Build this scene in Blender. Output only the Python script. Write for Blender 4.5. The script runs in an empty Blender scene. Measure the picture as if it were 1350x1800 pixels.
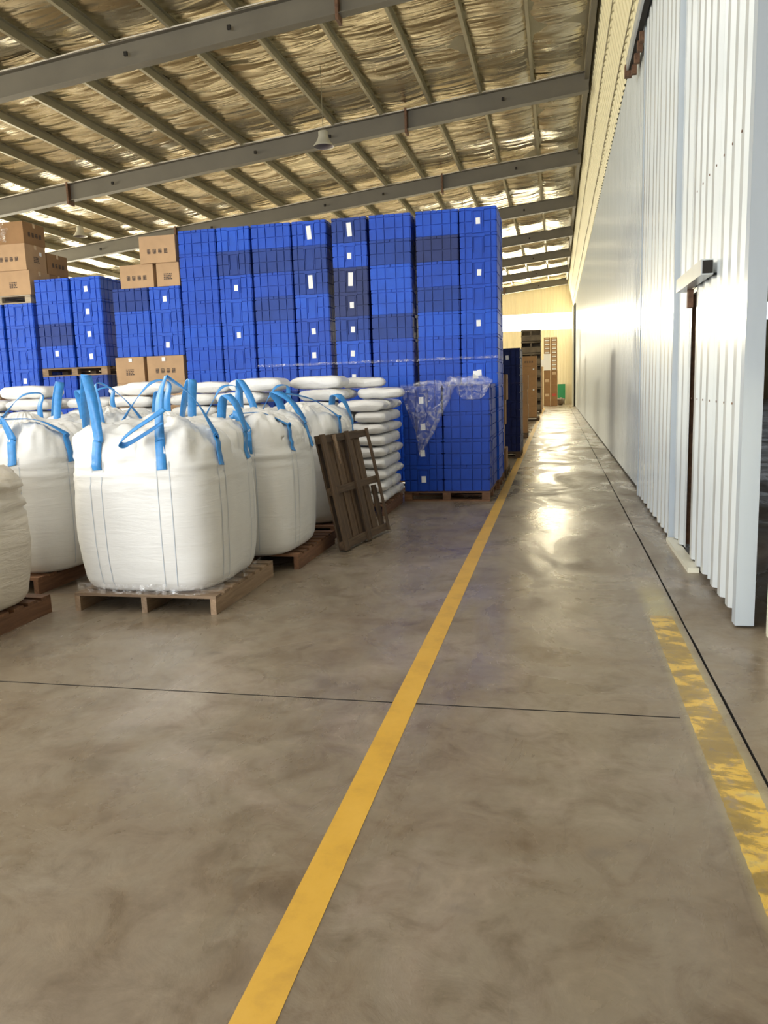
import bpy, math, random
from mathutils import Vector, Matrix, noise

random.seed(7)
scene = bpy.context.scene
COL = scene.collection
PI = math.pi

# ------------------------------------------------------------------ camera
def make_camera():
    yaw, pitch, roll, fpx = 0.2185, 0.1567, 0.0337, 1385.0
    d = Vector((-math.sin(yaw)*math.cos(pitch), math.cos(yaw)*math.cos(pitch), -math.sin(pitch)))
    r = d.cross(Vector((0, 0, 1))).normalized()
    u = r.cross(d)
    c, s = math.cos(roll), math.sin(roll)
    R, U = c*r - s*u, s*r + c*u
    cam = bpy.data.cameras.new('camera')
    cam.sensor_fit = 'HORIZONTAL'
    cam.sensor_width = 36.0
    cam.lens = 36.0*fpx/1350.0
    cam.clip_start = 0.05
    cam.clip_end = 300
    o = bpy.data.objects.new('camera', cam)
    COL.objects.link(o)
    o.matrix_world = Matrix(((R.x, U.x, -d.x, 0), (R.y, U.y, -d.y, 0), (R.z, U.z, -d.z, 1.6), (0, 0, 0, 1)))
    scene.camera = o
make_camera()

# ------------------------------------------------------------------ light and exposure
scene.view_settings.view_transform = 'Standard'
scene.view_settings.look = 'None'
scene.view_settings.gamma = 1.0
scene.view_settings.use_curve_mapping = False
scene.view_settings.exposure = 0.0
scene.cycles.max_bounces = 6
scene.cycles.diffuse_bounces = 3
scene.cycles.glossy_bounces = 3
scene.cycles.adaptive_threshold = 0.05
scene.cycles.transparent_max_bounces = 12
scene.cycles.sample_clamp_indirect = 6.0

world = bpy.data.worlds.new('daylight_sky')
scene.world = world
world.use_nodes = True
bg = world.node_tree.nodes['Background']
bg.inputs[0].default_value = (0.80, 0.90, 1.0, 1)
bg.inputs[1].default_value = 2.0

def area(name, loc, size, target, power, col):
    l = bpy.data.lights.new(name, 'AREA')
    l.shape = 'RECTANGLE'
    l.size, l.size_y = size
    l.energy = power
    l.color = col
    o = bpy.data.objects.new(name, l)
    COL.objects.link(o)
    o.location = loc
    o.rotation_euler = (Vector(target)-Vector(loc)).to_track_quat('-Z', 'Y').to_euler()
    return o
# daylight entering by the open loading doors in the end wall behind the viewer
area('daylight_loading_door', (-9.0, -8.9, 2.7), (11.0, 4.6), (-8.0, 0, 2.0), 1700, (0.93, 0.97, 1.0))
# daylight through the strip window along the far left side wall
area('daylight_side_windows', (-21.4, 24, 4.1), (60.0, 1.9), (-10, 24, 4.1), 4200, (1.0, 0.92, 0.68))
# daylight through the strip window of the far end wall
area('daylight_end_window', (-10.3, 57.7, 5.78), (22.0, 1.1), (-10.3, 40, 4.2), 4000, (1.0, 0.90, 0.62))
# daylight through the translucent skylight panels over the entrance bays
SKYL = (-2.85, -7.5, -12.2)
SKY_STRENGTH = 8.5
WIN = 7.0

# ------------------------------------------------------------------ material helpers
MATS = {}
def mat(name):
    m = bpy.data.materials.new(name)
    m.use_nodes = True
    MATS[name] = m
    nt = m.node_tree
    return m, nt, nt.nodes['Principled BSDF']

def nd(nt, t, **kw):
    n = nt.nodes.new(t)
    for k, v in kw.items():
        if k.startswith('i_'):
            key = k[2:]
            key = int(key) if key.isdigit() else key
            n.inputs[key].default_value = v
        else:
            setattr(n, k, v)
    return n

def ramp(nt, fac, stops):
    r = nd(nt, 'ShaderNodeValToRGB')
    el = r.color_ramp.elements
    while len(el) < len(stops):
        el.new(0.5)
    for e, (p, c) in zip(el, stops):
        e.position = p
        e.color = (*c, 1) if len(c) == 3 else c
    nt.links.new(fac, r.inputs[0])
    return r.outputs[0]

def coords(nt, scale=(1, 1, 1), kind='Object', rot=(0, 0, 0)):
    t = nd(nt, 'ShaderNodeTexCoord')
    mp = nd(nt, 'ShaderNodeMapping')
    mp.inputs['Scale'].default_value = scale
    mp.inputs['Rotation'].default_value = rot
    nt.links.new(t.outputs[kind], mp.inputs[0])
    return mp.outputs[0]

def noise_tex(nt, vec, scale, detail=4, rough=0.55, dist=0.0):
    n = nd(nt, 'ShaderNodeTexNoise')
    n.inputs['Scale'].default_value = scale
    n.inputs['Detail'].default_value = detail
    n.inputs['Roughness'].default_value = rough
    n.inputs['Distortion'].default_value = dist
    nt.links.new(vec, n.inputs['Vector'])
    return n.outputs[0]

def mixc(nt, fac, a, b, mode='MIX'):
    n = nd(nt, 'ShaderNodeMix')
    n.data_type = 'RGBA'
    n.blend_type = mode
    for sock, v in ((n.inputs[0], fac), (n.inputs[6], a), (n.inputs[7], b)):
        if hasattr(v, 'links'):
            nt.links.new(v, sock)
        elif isinstance(v, (int, float)):
            sock.default_value = v
        else:
            sock.default_value = (*v, 1)
    return n.outputs[2]

def maths(nt, op, a, b=None, c=None, clamp=False):
    n = nd(nt, 'ShaderNodeMath')
    n.operation = op
    n.use_clamp = clamp
    for i, v in enumerate((a, b, c)):
        if v is None:
            continue
        if hasattr(v, 'links'):
            nt.links.new(v, n.inputs[i])
        else:
            n.inputs[i].default_value = v
    return n.outputs[0]

def bump(nt, bsdf, height, strength=0.3, dist=0.02):
    b = nd(nt, 'ShaderNodeBump')
    b.inputs['Strength'].default_value = strength
    b.inputs['Distance'].default_value = dist
    nt.links.new(height, b.inputs['Height'])
    nt.links.new(b.outputs[0], bsdf.inputs['Normal'])

def simple(name, col, rough=0.5, metal=0.0, var=0.0, vscale=3.0, spec=None, kind='Object'):
    m, nt, b = mat(name)
    b.inputs['Roughness'].default_value = rough
    b.inputs['Metallic'].default_value = metal
    if spec is not None:
        b.inputs['Specular IOR Level'].default_value = spec
    v = coords(nt, kind=kind)
    n = noise_tex(nt, v, vscale, 4)
    lo = tuple(x*(1-var) for x in col)
    hi = tuple(min(1, x*(1+var)) for x in col)
    nt.links.new(ramp(nt, n, [(0.3, lo), (0.7, hi)]), b.inputs['Base Color'])
    return m

# ---- floor concrete
def concrete_nodes(nt, b):
    v = coords(nt)
    big = noise_tex(nt, v, 0.9, 6, 0.62, 0.6)
    mid = noise_tex(nt, v, 4.2, 8, 0.68, 0.9)
    fine = noise_tex(nt, v, 22, 5, 0.7)
    c1 = ramp(nt, big, [(0.30, (0.160, 0.120, 0.080)), (0.44, (0.222, 0.175, 0.122)), (0.52, (0.232, 0.190, 0.136)), (0.60, (0.270, 0.218, 0.164)), (0.74, (0.325, 0.276, 0.214))])
    c2 = ramp(nt, mid, [(0.28, (0.66, 0.62, 0.57)), (0.43, (0.90, 0.88, 0.86)), (0.5, (1, 1, 1)), (0.58, (1.04, 1.05, 1.05)), (0.72, (1.22, 1.22, 1.22))])
    c = mixc(nt, 1.0, c1, c2, 'MULTIPLY')
    c3 = ramp(nt, fine, [(0.3, (0.92, 0.91, 0.90)), (0.7, (1.07, 1.07, 1.07))])
    c = mixc(nt, 1.0, c, c3, 'MULTIPLY')
    # scuffs running with the traffic and dark blots
    vs = coords(nt, (7, 0.9, 1), rot=(0, 0, 0.5))
    sc = noise_tex(nt, vs, 1.6, 5, 0.7, 0.4)
    scm = ramp(nt, sc, [(0.62, (0, 0, 0)), (0.74, (0.38, 0.38, 0.38))])
    c = mixc(nt, scm, c, (0.115, 0.1, 0.085))
    bl = noise_tex(nt, coords(nt, (1, 1.8, 1)), 1.7, 3, 0.5, 0.3)
    blm = ramp(nt, bl, [(0.66, (0, 0, 0)), (0.73, (0.5, 0.5, 0.5))])
    c = mixc(nt, blm, c, (0.13, 0.108, 0.09))
    # trowelled concrete: patches polished by wheels
    rn = noise_tex(nt, coords(nt, (1, 0.55, 1)), 1.1, 6, 0.65, 1.2)
    rr = ramp(nt, rn, [(0.42, (0.22, 0.22, 0.22)), (0.66, (0.52, 0.52, 0.52))])
    b.inputs['Specular IOR Level'].default_value = 0.45
    bump(nt, b, mid, 0.08, 0.03)
    return c, rr
def make_concrete():
    m, nt, b = mat('worn_concrete')
    c, rr = concrete_nodes(nt, b)
    nt.links.new(c, b.inputs['Base Color'])
    nt.links.new(rr, b.inputs['Roughness'])
make_concrete()
simple('joint_filler', (0.035, 0.03, 0.025), 0.95)

def make_paint():
    m, nt, b = mat('yellow_floor_paint')
    v = coords(nt)
    n = noise_tex(nt, v, 5, 6, 0.65)
    nt.links.new(ramp(nt, n, [(0.25, (0.50, 0.285, 0.04)), (0.5, (0.64, 0.37, 0.045)), (0.8, (0.70, 0.42, 0.065))]), b.inputs['Base Color'])
    b.inputs['Roughness'].default_value = 0.42
    # worn paint with bare patches
    m, nt, b = mat('worn_yellow_paint')
    conc, rr = concrete_nodes(nt, b)
    nt.links.new(rr, b.inputs['Roughness'])
    v = coords(nt)
    sx = nd(nt, 'ShaderNodeSeparateXYZ')
    nt.links.new(v, sx.inputs[0])
    n1 = noise_tex(nt, coords(nt, (0.6, 1.2, 1)), 3.6, 6, 0.68, 0.5)
    n2 = noise_tex(nt, v, 16.0, 4, 0.6, 0.3)
    col = ramp(nt, n1, [(0.38, (0.27, 0.18, 0.04)), (0.47, (0.36, 0.24, 0.045)), (0.50, (0.66, 0.42, 0.06)), (0.58, (0.68, 0.47, 0.09)), (0.68, (0.56, 0.46, 0.18))])
    # strong core .615..765, pale wash outside; fades out past y = 5.4
    dx = maths(nt, 'ABSOLUTE', maths(nt, 'SUBTRACT', sx.outputs[0], 0.692))
    wob = maths(nt, 'MULTIPLY_ADD', n2, 0.02, -0.01)
    core = maths(nt, 'LESS_THAN', maths(nt, 'ADD', dx, wob), 0.075)
    dx2 = maths(nt, 'ABSOLUTE', maths(nt, 'SUBTRACT', sx.outputs[0], 0.70))
    wash = maths(nt, 'MULTIPLY_ADD', maths(nt, 'SUBTRACT', 0.118, dx2), 14.0, 0.0, clamp=True)
    fade = maths(nt, 'SUBTRACT', 1.0, maths(nt, 'MULTIPLY', maths(nt, 'SUBTRACT', sx.outputs[1], 5.38), 12.0, clamp=True), clamp=True)
    fade2 = maths(nt, 'SUBTRACT', 1.0, maths(nt, 'MULTIPLY', maths(nt, 'SUBTRACT', sx.outputs[1], 5.9), 1.5, clamp=True), clamp=True)
    patch = ramp(nt, n2, [(0.34, (0.35, 0.35, 0.35)), (0.47, (1, 1, 1))])
    a1 = maths(nt, 'MULTIPLY', maths(nt, 'MULTIPLY', core, fade), patch)
    a2 = maths(nt, 'MULTIPLY', maths(nt, 'MULTIPLY', wash, fade2), maths(nt, 'MULTIPLY_ADD', n1, 0.9, 0.05))
    alpha = maths(nt, 'MAXIMUM', a1, a2)
    paint = mixc(nt, maths(nt, 'GREATER_THAN', a1, 0.01), (0.52, 0.45, 0.19), col)
    nt.links.new(mixc(nt, alpha, conc, paint), b.inputs['Base Color'])
make_paint()

# ---- sheet metal
def sheet(name, col, rough, var=0.04, metal=0.0):
    m, nt, b = mat(name)
    v = coords(nt, (1, 1, 0.12), kind='Object')
    n = noise_tex(nt, v, 2.2, 5, 0.6)
    lo = tuple(x*(1-var*2) for x in col)
    nt.links.new(ramp(nt, n, [(0.3, lo), (0.6, col)]), b.inputs['Base Color'])
    b.inputs['Roughness'].default_value = rough
    b.inputs['Metallic'].default_value = metal
    n2 = noise_tex(nt, coords(nt, (1, 1, 0.3)), 1.6, 3)
    bump(nt, b, n2, 0.12, 0.02)
    b.inputs['Specular IOR Level'].default_value = 0.65
    return m
sheet('white_sheet', (0.58, 0.615, 0.63), 0.20)
sheet('white_trim', (0.50, 0.56, 0.62), 0.22)  # blue-grey of the light on camera-facing leaf ends, put into the colour
sheet('cream_sheet', (0.76, 0.70, 0.47), 0.36)
sheet('cream_panel', (0.80, 0.77, 0.62), 0.4)
sheet('end_wall_sheet', (0.80, 0.70, 0.47), 0.45)
simple('dark_gap', (0.02, 0.017, 0.014), 0.9)
simple('rusty_steel', (0.16, 0.085, 0.05), 0.7, 0.2, 0.35, 20)
simple('beam_paint', (0.155, 0.140, 0.110), 0.5, 0, 0.1, 1.2)
simple('galvanised', (0.42, 0.385, 0.27), 0.42, 0.35, 0.12, 2)
simple('cable_white', (0.75, 0.70, 0.6), 0.5)
simple('cable_dark', (0.18, 0.155, 0.09), 0.6)
def make_foil():
    m, nt, b = mat('reflective_foil')
    v = coords(nt)
    n = noise_tex(nt, v, 0.8, 5, 0.6, 0.5)
    nt.links.new(ramp(nt, n, [(0.3, (0.54, 0.47, 0.34)), (0.7, (0.72, 0.65, 0.48))]), b.inputs['Base Color'])
    b.inputs['Metallic'].default_value = 0.95
    rn = noise_tex(nt, coords(nt, (0.8, 1.8, 1)), 1.2, 4)
    nt.links.new(ramp(nt, rn, [(0.3, (0.17,)*3), (0.7, (0.34,)*3)]), b.inputs['Roughness'])
    w = noise_tex(nt, coords(nt, (0.38, 2.0, 1)), 1.0, 2.5, 0.5, 0.5)
    w2 = noise_tex(nt, coords(nt, (0.8, 8.0, 1)), 1.0, 2, 0.5, 0.3)
    h = maths(nt, 'ADD', w, maths(nt, 'MULTIPLY', w2, 0.10))
    bump(nt, b, h, 0.9, 0.15)
make_foil()

# ---- window emission (sky seen through the translucent strip)
def emit(name, col, s):
    m = bpy.data.materials.new(name)
    m.use_nodes = True
    nt = m.node_tree
    nt.nodes.remove(nt.nodes['Principled BSDF'])
    e = nd(nt, 'ShaderNodeEmission')
    e.inputs[0].default_value = (*col, 1)
    e.inputs[1].default_value = s
    nt.links.new(e.outputs[0], nt.nodes['Material Output'].inputs[0])
    MATS[name] = m
emit('bright_window', (1.0, 0.95, 0.80), WIN)
emit('skylight_panel', (1.0, 0.985, 0.95), SKY_STRENGTH)

# ---- plastics, wood, cartons, bags
def make_crate_mats():
    m, nt, b = mat('crate_plastic')
    oi = nd(nt, 'ShaderNodeObjectInfo')
    v = coords(nt)
    add = nd(nt, 'ShaderNodeVectorMath')
    add.operation = 'ADD'
    sc = nd(nt, 'ShaderNodeVectorMath')
    sc.operation = 'SCALE'
    sc.inputs[0].default_value = (37, 19, 53)
    nt.links.new(oi.outputs['Random'], sc.inputs['Scale'])
    nt.links.new(v, add.inputs[0])
    nt.links.new(sc.outputs[0], add.inputs[1])
    n = noise_tex(nt, add.outputs[0], 3.5, 5, 0.65)
    c = ramp(nt, n, [(0.3, (0.8, 0.8, 0.8)), (0.6, (1, 1, 1)), (0.8, (1.25, 1.22, 1.1))])
    nt.links.new(mixc(nt, 1.0, oi.outputs['Color'], c, 'MULTIPLY'), b.inputs['Base Color'])
    b.inputs['Roughness'].default_value = 0.45
    b.inputs['Specular IOR Level'].default_value = 0.3
make_crate_mats()
simple('sticker_paper', (0.86, 0.87, 0.88), 0.5)
def make_wood():
    for name, c0, c1 in (('pallet_wood', (0.17, 0.105, 0.058), (0.36, 0.25, 0.155)), ('old_wood', (0.042, 0.024, 0.012), (0.14, 0.085, 0.043)),
                         ('pale_wood', (0.34, 0.27, 0.19), (0.52, 0.44, 0.33)), ('red_wood', (0.10, 0.045, 0.022), (0.24, 0.12, 0.06))):
        m, nt, b = mat(name)
        oi = nd(nt, 'ShaderNodeObjectInfo')
        v = coords(nt, (1.2, 14, 14))
        n = noise_tex(nt, v, 2.0, 6, 0.65, 0.8)
        c = ramp(nt, n, [(0.28, c0), (0.72, c1)])
        k = maths(nt, 'MULTIPLY_ADD', oi.outputs['Random'], 0.5, 0.72)
        cc = nd(nt, 'ShaderNodeCombineXYZ')
        for i in range(3):
            nt.links.new(k, cc.inputs[i])
        nt.links.new(mixc(nt, 1.0, c, cc.outputs[0], 'MULTIPLY'), b.inputs['Base Color'])
        b.inputs['Roughness'].default_value = 0.75
        bump(nt, b, n, 0.25, 0.004)
make_wood()
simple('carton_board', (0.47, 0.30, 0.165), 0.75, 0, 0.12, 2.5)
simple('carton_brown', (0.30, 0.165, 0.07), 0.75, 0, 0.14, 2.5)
simple('carton_tape', (0.62, 0.45, 0.28), 0.35)
simple('carton_ink', (0.075, 0.055, 0.05), 0.8)
def make_bag():
    for name, c in (('woven_bag', (0.80, 0.79, 0.755)), ('beige_bag', (0.66, 0.60, 0.50))):
        m, nt, b = mat(name)
        v = coords(nt)
        n = noise_tex(nt, v, 2.0, 5, 0.6)
        lo = tuple(x*0.93 for x in c)
        nt.links.new(ramp(nt, n, [(0.35, lo), (0.65, c)]), b.inputs['Base Color'])
        b.inputs['Roughness'].default_value = 0.42
        b.inputs['Subsurface Weight'].default_value = 0.0
        w = noise_tex(nt, coords(nt, (1.0, 1.0, 6.5)), 2.2, 5, 0.6, 0.8)
        w2 = noise_tex(nt, coords(nt, (120, 120, 120)), 1.0, 2)
        bump(nt, b, maths(nt, 'ADD', w, maths(nt, 'MULTIPLY', w2, 0.02)), 0.35 if name == 'beige_bag' else 0.13, 0.05)
    m, nt, b = mat('sack_plastic')
    v = coords(nt)
    sx = nd(nt, 'ShaderNodeSeparateXYZ')
    nt.links.new(v, sx.inputs[0])
    # rows of small faint print in a block in the middle of the top face
    line = maths(nt, 'GREATER_THAN', maths(nt, 'SINE', maths(nt, 'MULTIPLY', sx.outputs[1], 150)), 0.35)
    lett = noise_tex(nt, coords(nt, (60, 12, 0.01)), 1.0, 1)
    lett = maths(nt, 'GREATER_THAN', lett, 0.56)
    ax = maths(nt, 'LESS_THAN', maths(nt, 'ABSOLUTE', sx.outputs[0]), 0.17)
    ay = maths(nt, 'LESS_THAN', maths(nt, 'ABSOLUTE', sx.outputs[1]), 0.115)
    msk = maths(nt, 'MULTIPLY', maths(nt, 'MULTIPLY', line, lett), maths(nt, 'MULTIPLY', ax, ay))
    msk = maths(nt, 'MULTIPLY', msk, maths(nt, 'GREATER_THAN', sx.outputs[2], 0.1))
    msk = maths(nt, 'MULTIPLY', msk, 0.7)
    nt.links.new(mixc(nt, msk, (0.80, 0.79, 0.77), (0.25, 0.16, 0.17)), b.inputs['Base Color'])
    b.inputs['Roughness'].default_value = 0.33
    w = noise_tex(nt, coords(nt, (1, 1, 1)), 7.0, 4, 0.6, 0.8)
    bump(nt, b, w, 0.5, 0.03)
    simple('blue_webbing', (0.045, 0.27, 0.66), 0.42, 0, 0.12, 30)
    simple('bag_seam', (0.52, 0.57, 0.63), 0.6)
    m, nt, b = mat('clear_film')
    nt.nodes.remove(b)
    v = coords(nt)
    n = noise_tex(nt, v, 9.0, 4, 0.6, 1.5)
    g = nd(nt, 'ShaderNodeBsdfGlossy')
    g.inputs['Roughness'].default_value = 0.18
    g.inputs['Color'].default_value = (0.95, 0.95, 0.97, 1)
    df = nd(nt, 'ShaderNodeBsdfDiffuse')
    df.inputs['Color'].default_value = (0.75, 0.74, 0.72, 1)
    t = nd(nt, 'ShaderNodeBsdfTransparent')
    bp = nd(nt, 'ShaderNodeBump')
    bp.inputs['Strength'].default_value = 0.8
    bp.inputs['Distance'].default_value = 0.05
    nt.links.new(n, bp.inputs['Height'])
    nt.links.new(bp.outputs[0], g.inputs['Normal'])
    gd = nd(nt, 'ShaderNodeMixShader')
    gd.inputs[0].default_value = 0.45
    nt.links.new(g.outputs[0], gd.inputs[1])
    nt.links.new(df.outputs[0], gd.inputs[2])
    mx = nd(nt, 'ShaderNodeMixShader')
    nt.links.new(ramp(nt, n, [(0.45, (0.06,)*3), (0.70, (0.45,)*3)]), mx.inputs[0])
    nt.links.new(t.outputs[0], mx.inputs[1])
    nt.links.new(gd.outputs[0], mx.inputs[2])
    nt.links.new(mx.outputs[0], nt.nodes['Material Output'].inputs[0])
make_bag()
simple('lamp_metal', (0.62, 0.60, 0.50), 0.35, 0.3)
simple('lamp_inside', (0.20, 0.17, 0.16), 0.4)
simple('green_board', (0.02, 0.24, 0.10), 0.5)
simple('white_wrap', (0.95, 0.95, 0.97), 0.3)
simple('dark_plastic', (0.15, 0.115, 0.075), 0.45, 0, 0.3, 3)
simple('red_print', (0.5, 0.08, 0.05), 0.5)

# ------------------------------------------------------------------ mesh helpers
class MB:
    def __init__(s):
        s.v, s.f, s.m, s.sm = [], [], [], []
    def quad(s, *p, mi=0, smooth=False):
        b = len(s.v)
        s.v += [tuple(x) for x in p]
        s.f.append(tuple(range(b, b+len(p))))
        s.m.append(mi)
        s.sm.append(smooth)
        return s
    def box(s, x0, x1, y0, y1, z0, z1, mi=0, skip=''):
        b = len(s.v)
        s.v += [(x0, y0, z0), (x1, y0, z0), (x1, y1, z0), (x0, y1, z0), (x0, y0, z1), (x1, y0, z1), (x1, y1, z1), (x0, y1, z1)]
        for k, f in (('b', (0, 3, 2, 1)), ('t', (4, 5, 6, 7)), ('f', (0, 1, 5, 4)), ('r', (1, 2, 6, 5)), ('k', (2, 3, 7, 6)), ('l', (3, 0, 4, 7))):
            if k not in skip:
                s.f.append(tuple(b+i for i in f))
                s.m.append(mi)
                s.sm.append(False)
        return s
    def tube(s, pts, r, n=6, mi=0, cap=True):
        pts = [Vector(p) for p in pts]
        base = len(s.v)
        for i, p in enumerate(pts):
            t = (pts[min(i+1, len(pts)-1)]-pts[max(i-1, 0)]).normalized()
            a = t.orthogonal().normalized() if i == 0 else (pa - t*pa.dot(t)).normalized()
            pa = a
            c = t.cross(a)
            for k in range(n):
                an = 2*PI*k/n
                s.v.append(tuple(p + a*math.cos(an)*r + c*math.sin(an)*r))
        for i in range(len(pts)-1):
            for k in range(n):
                k2 = (k+1) % n
                s.f.append((base+i*n+k, base+i*n+k2, base+(i+1)*n+k2, base+(i+1)*n+k))
                s.m.append(mi)
                s.sm.append(True)
        if cap:
            s.f.append(tuple(base+k for k in reversed(range(n))))
            s.f.append(tuple(base+(len(pts)-1)*n+k for k in range(n)))
            s.m += [mi, mi]
            s.sm += [False, False]
        return s
    def lathe(s, prof, n=24, mi=0):
        base = len(s.v)
        for r, z in prof:
            for k in range(n):
                an = 2*PI*k/n
                s.v.append((r*math.cos(an), r*math.sin(an), z))
        for i in range(len(prof)-1):
            for k in range(n):
                k2 = (k+1) % n
                s.f.append((base+i*n+k, base+i*n+k2, base+(i+1)*n+k2, base+(i+1)*n+k))
                s.m.append(mi)
                s.sm.append(True)
        return s
    def grid(s, nu, nv, fn, mi=0, smooth=True):
        base = len(s.v)
        for j in range(nv+1):
            for i in range(nu+1):
                s.v.append(tuple(fn(i/nu, j/nv)))
        for j in range(nv):
            for i in range(nu):
                a = base+j*(nu+1)+i
                s.f.append((a, a+1, a+nu+2, a+nu+1))
                s.m.append(mi)
                s.sm.append(smooth)
        return s
    def mesh(s, name, mats):
        me = bpy.data.meshes.new(name)
        me.from_pydata(s.v, [], s.f)
        for m in ([mats] if isinstance(mats, str) else mats):
            me.materials.append(MATS[m])
        me.polygons.foreach_set('material_index', s.m)
        me.polygons.foreach_set('use_smooth', s.sm)
        me.update()
        return me

def obj(name, data, parent=None, loc=(0, 0, 0), rot=(0, 0, 0), color=None):
    o = bpy.data.objects.new(name, data)
    COL.objects.link(o)
    o.location = loc
    o.rotation_euler = rot
    if parent is not None:
        o.parent = parent
    if color is not None:
        o.color = (*color, 1)
    return o

def tag(o, label, cat, group=None, kind=None):
    o['label'] = label
    o['category'] = cat
    if group:
        o['group'] = group
    if kind:
        o['kind'] = kind
    return o

ORD = ['top', 'second', 'third', 'fourth', 'fifth', 'sixth', 'seventh', 'eighth', 'ninth', 'tenth', 'eleventh']
def from_top(i):
    return 'topmost' if i == 0 else ORD[i] + ' from the top'

# ------------------------------------------------------------------ floor
Y0, Y1 = -9.0, 58.0
XL, XR = -21.5, 16.0
def build_floor():
    base = MB().box(XL, XR, Y0, Y1, -0.16, -0.040)
    fl = tag(obj('floor', base.mesh('floor', 'joint_filler')), 'worn grey brown concrete floor of the warehouse', 'floor', kind='structure')
    def slab(x0, x1, y0, y1, jag=''):
        mb = MB()
        n = 160
        ring = []
        for e, (a, b) in (('f', ((x0, y0), (x1, y0))), ('r', ((x1, y0), (x1, y1))), ('k', ((x1, y1), (x0, y1))), ('l', ((x0, y1), (x0, y0)))):
            m = n if e in jag else 1
            for i in range(m):
                t = i/m
                x, y = a[0]+(b[0]-a[0])*t, a[1]+(b[1]-a[1])*t
                if e in jag and i > 0:
                    k = 0.006*noise.noise(Vector((x*9, y*9, 3)))
                    if e in 'lr':
                        x += k
                    else:
                        y += k*0.4
                ring.append((x, y))
        b0 = len(ring)
        mb.v = [(x, y, 0.0) for x, y in ring]+[(x, y, -0.0405) for x, y in ring]
        mb.f.append(tuple(range(b0)))
        for i in range(b0):
            j = (i+1) % b0
            mb.f.append((i, i+b0, j+b0, j))
        mb.m = [0]+[1]*(len(mb.f)-1)
        mb.sm = [False]*len(mb.f)
        obj('floor_slab', mb.mesh('floor_slab', ['worn_concrete', 'joint_filler']), fl)
    slab(XL, 0.810, Y0, 3.753, 'k')
    slab(XL, 0.810, 3.765, Y1, 'f')
    slab(0.823, XR, Y0, Y1, 'l')
    ln = MB().box(-0.822, -0.702, Y0+0.2, 50.0, 0.0, 0.0015)
    tag(obj('floor_line', ln.mesh('floor_line', 'yellow_floor_paint')), 'solid bright yellow line painted along the aisle floor', 'floor line', kind='structure')
    ln = MB().quad((0.575, -2.0, 0.0012), (0.808, -2.0, 0.0012), (0.808, 6.62, 0.0012), (0.575, 6.62, 0.0012))
    fd = tag(obj('floor_line', ln.mesh('worn_floor_line', 'worn_yellow_paint')), 'patchy worn yellow line on the floor beside the white doors', 'floor line', kind='structure')
build_floor()

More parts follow.
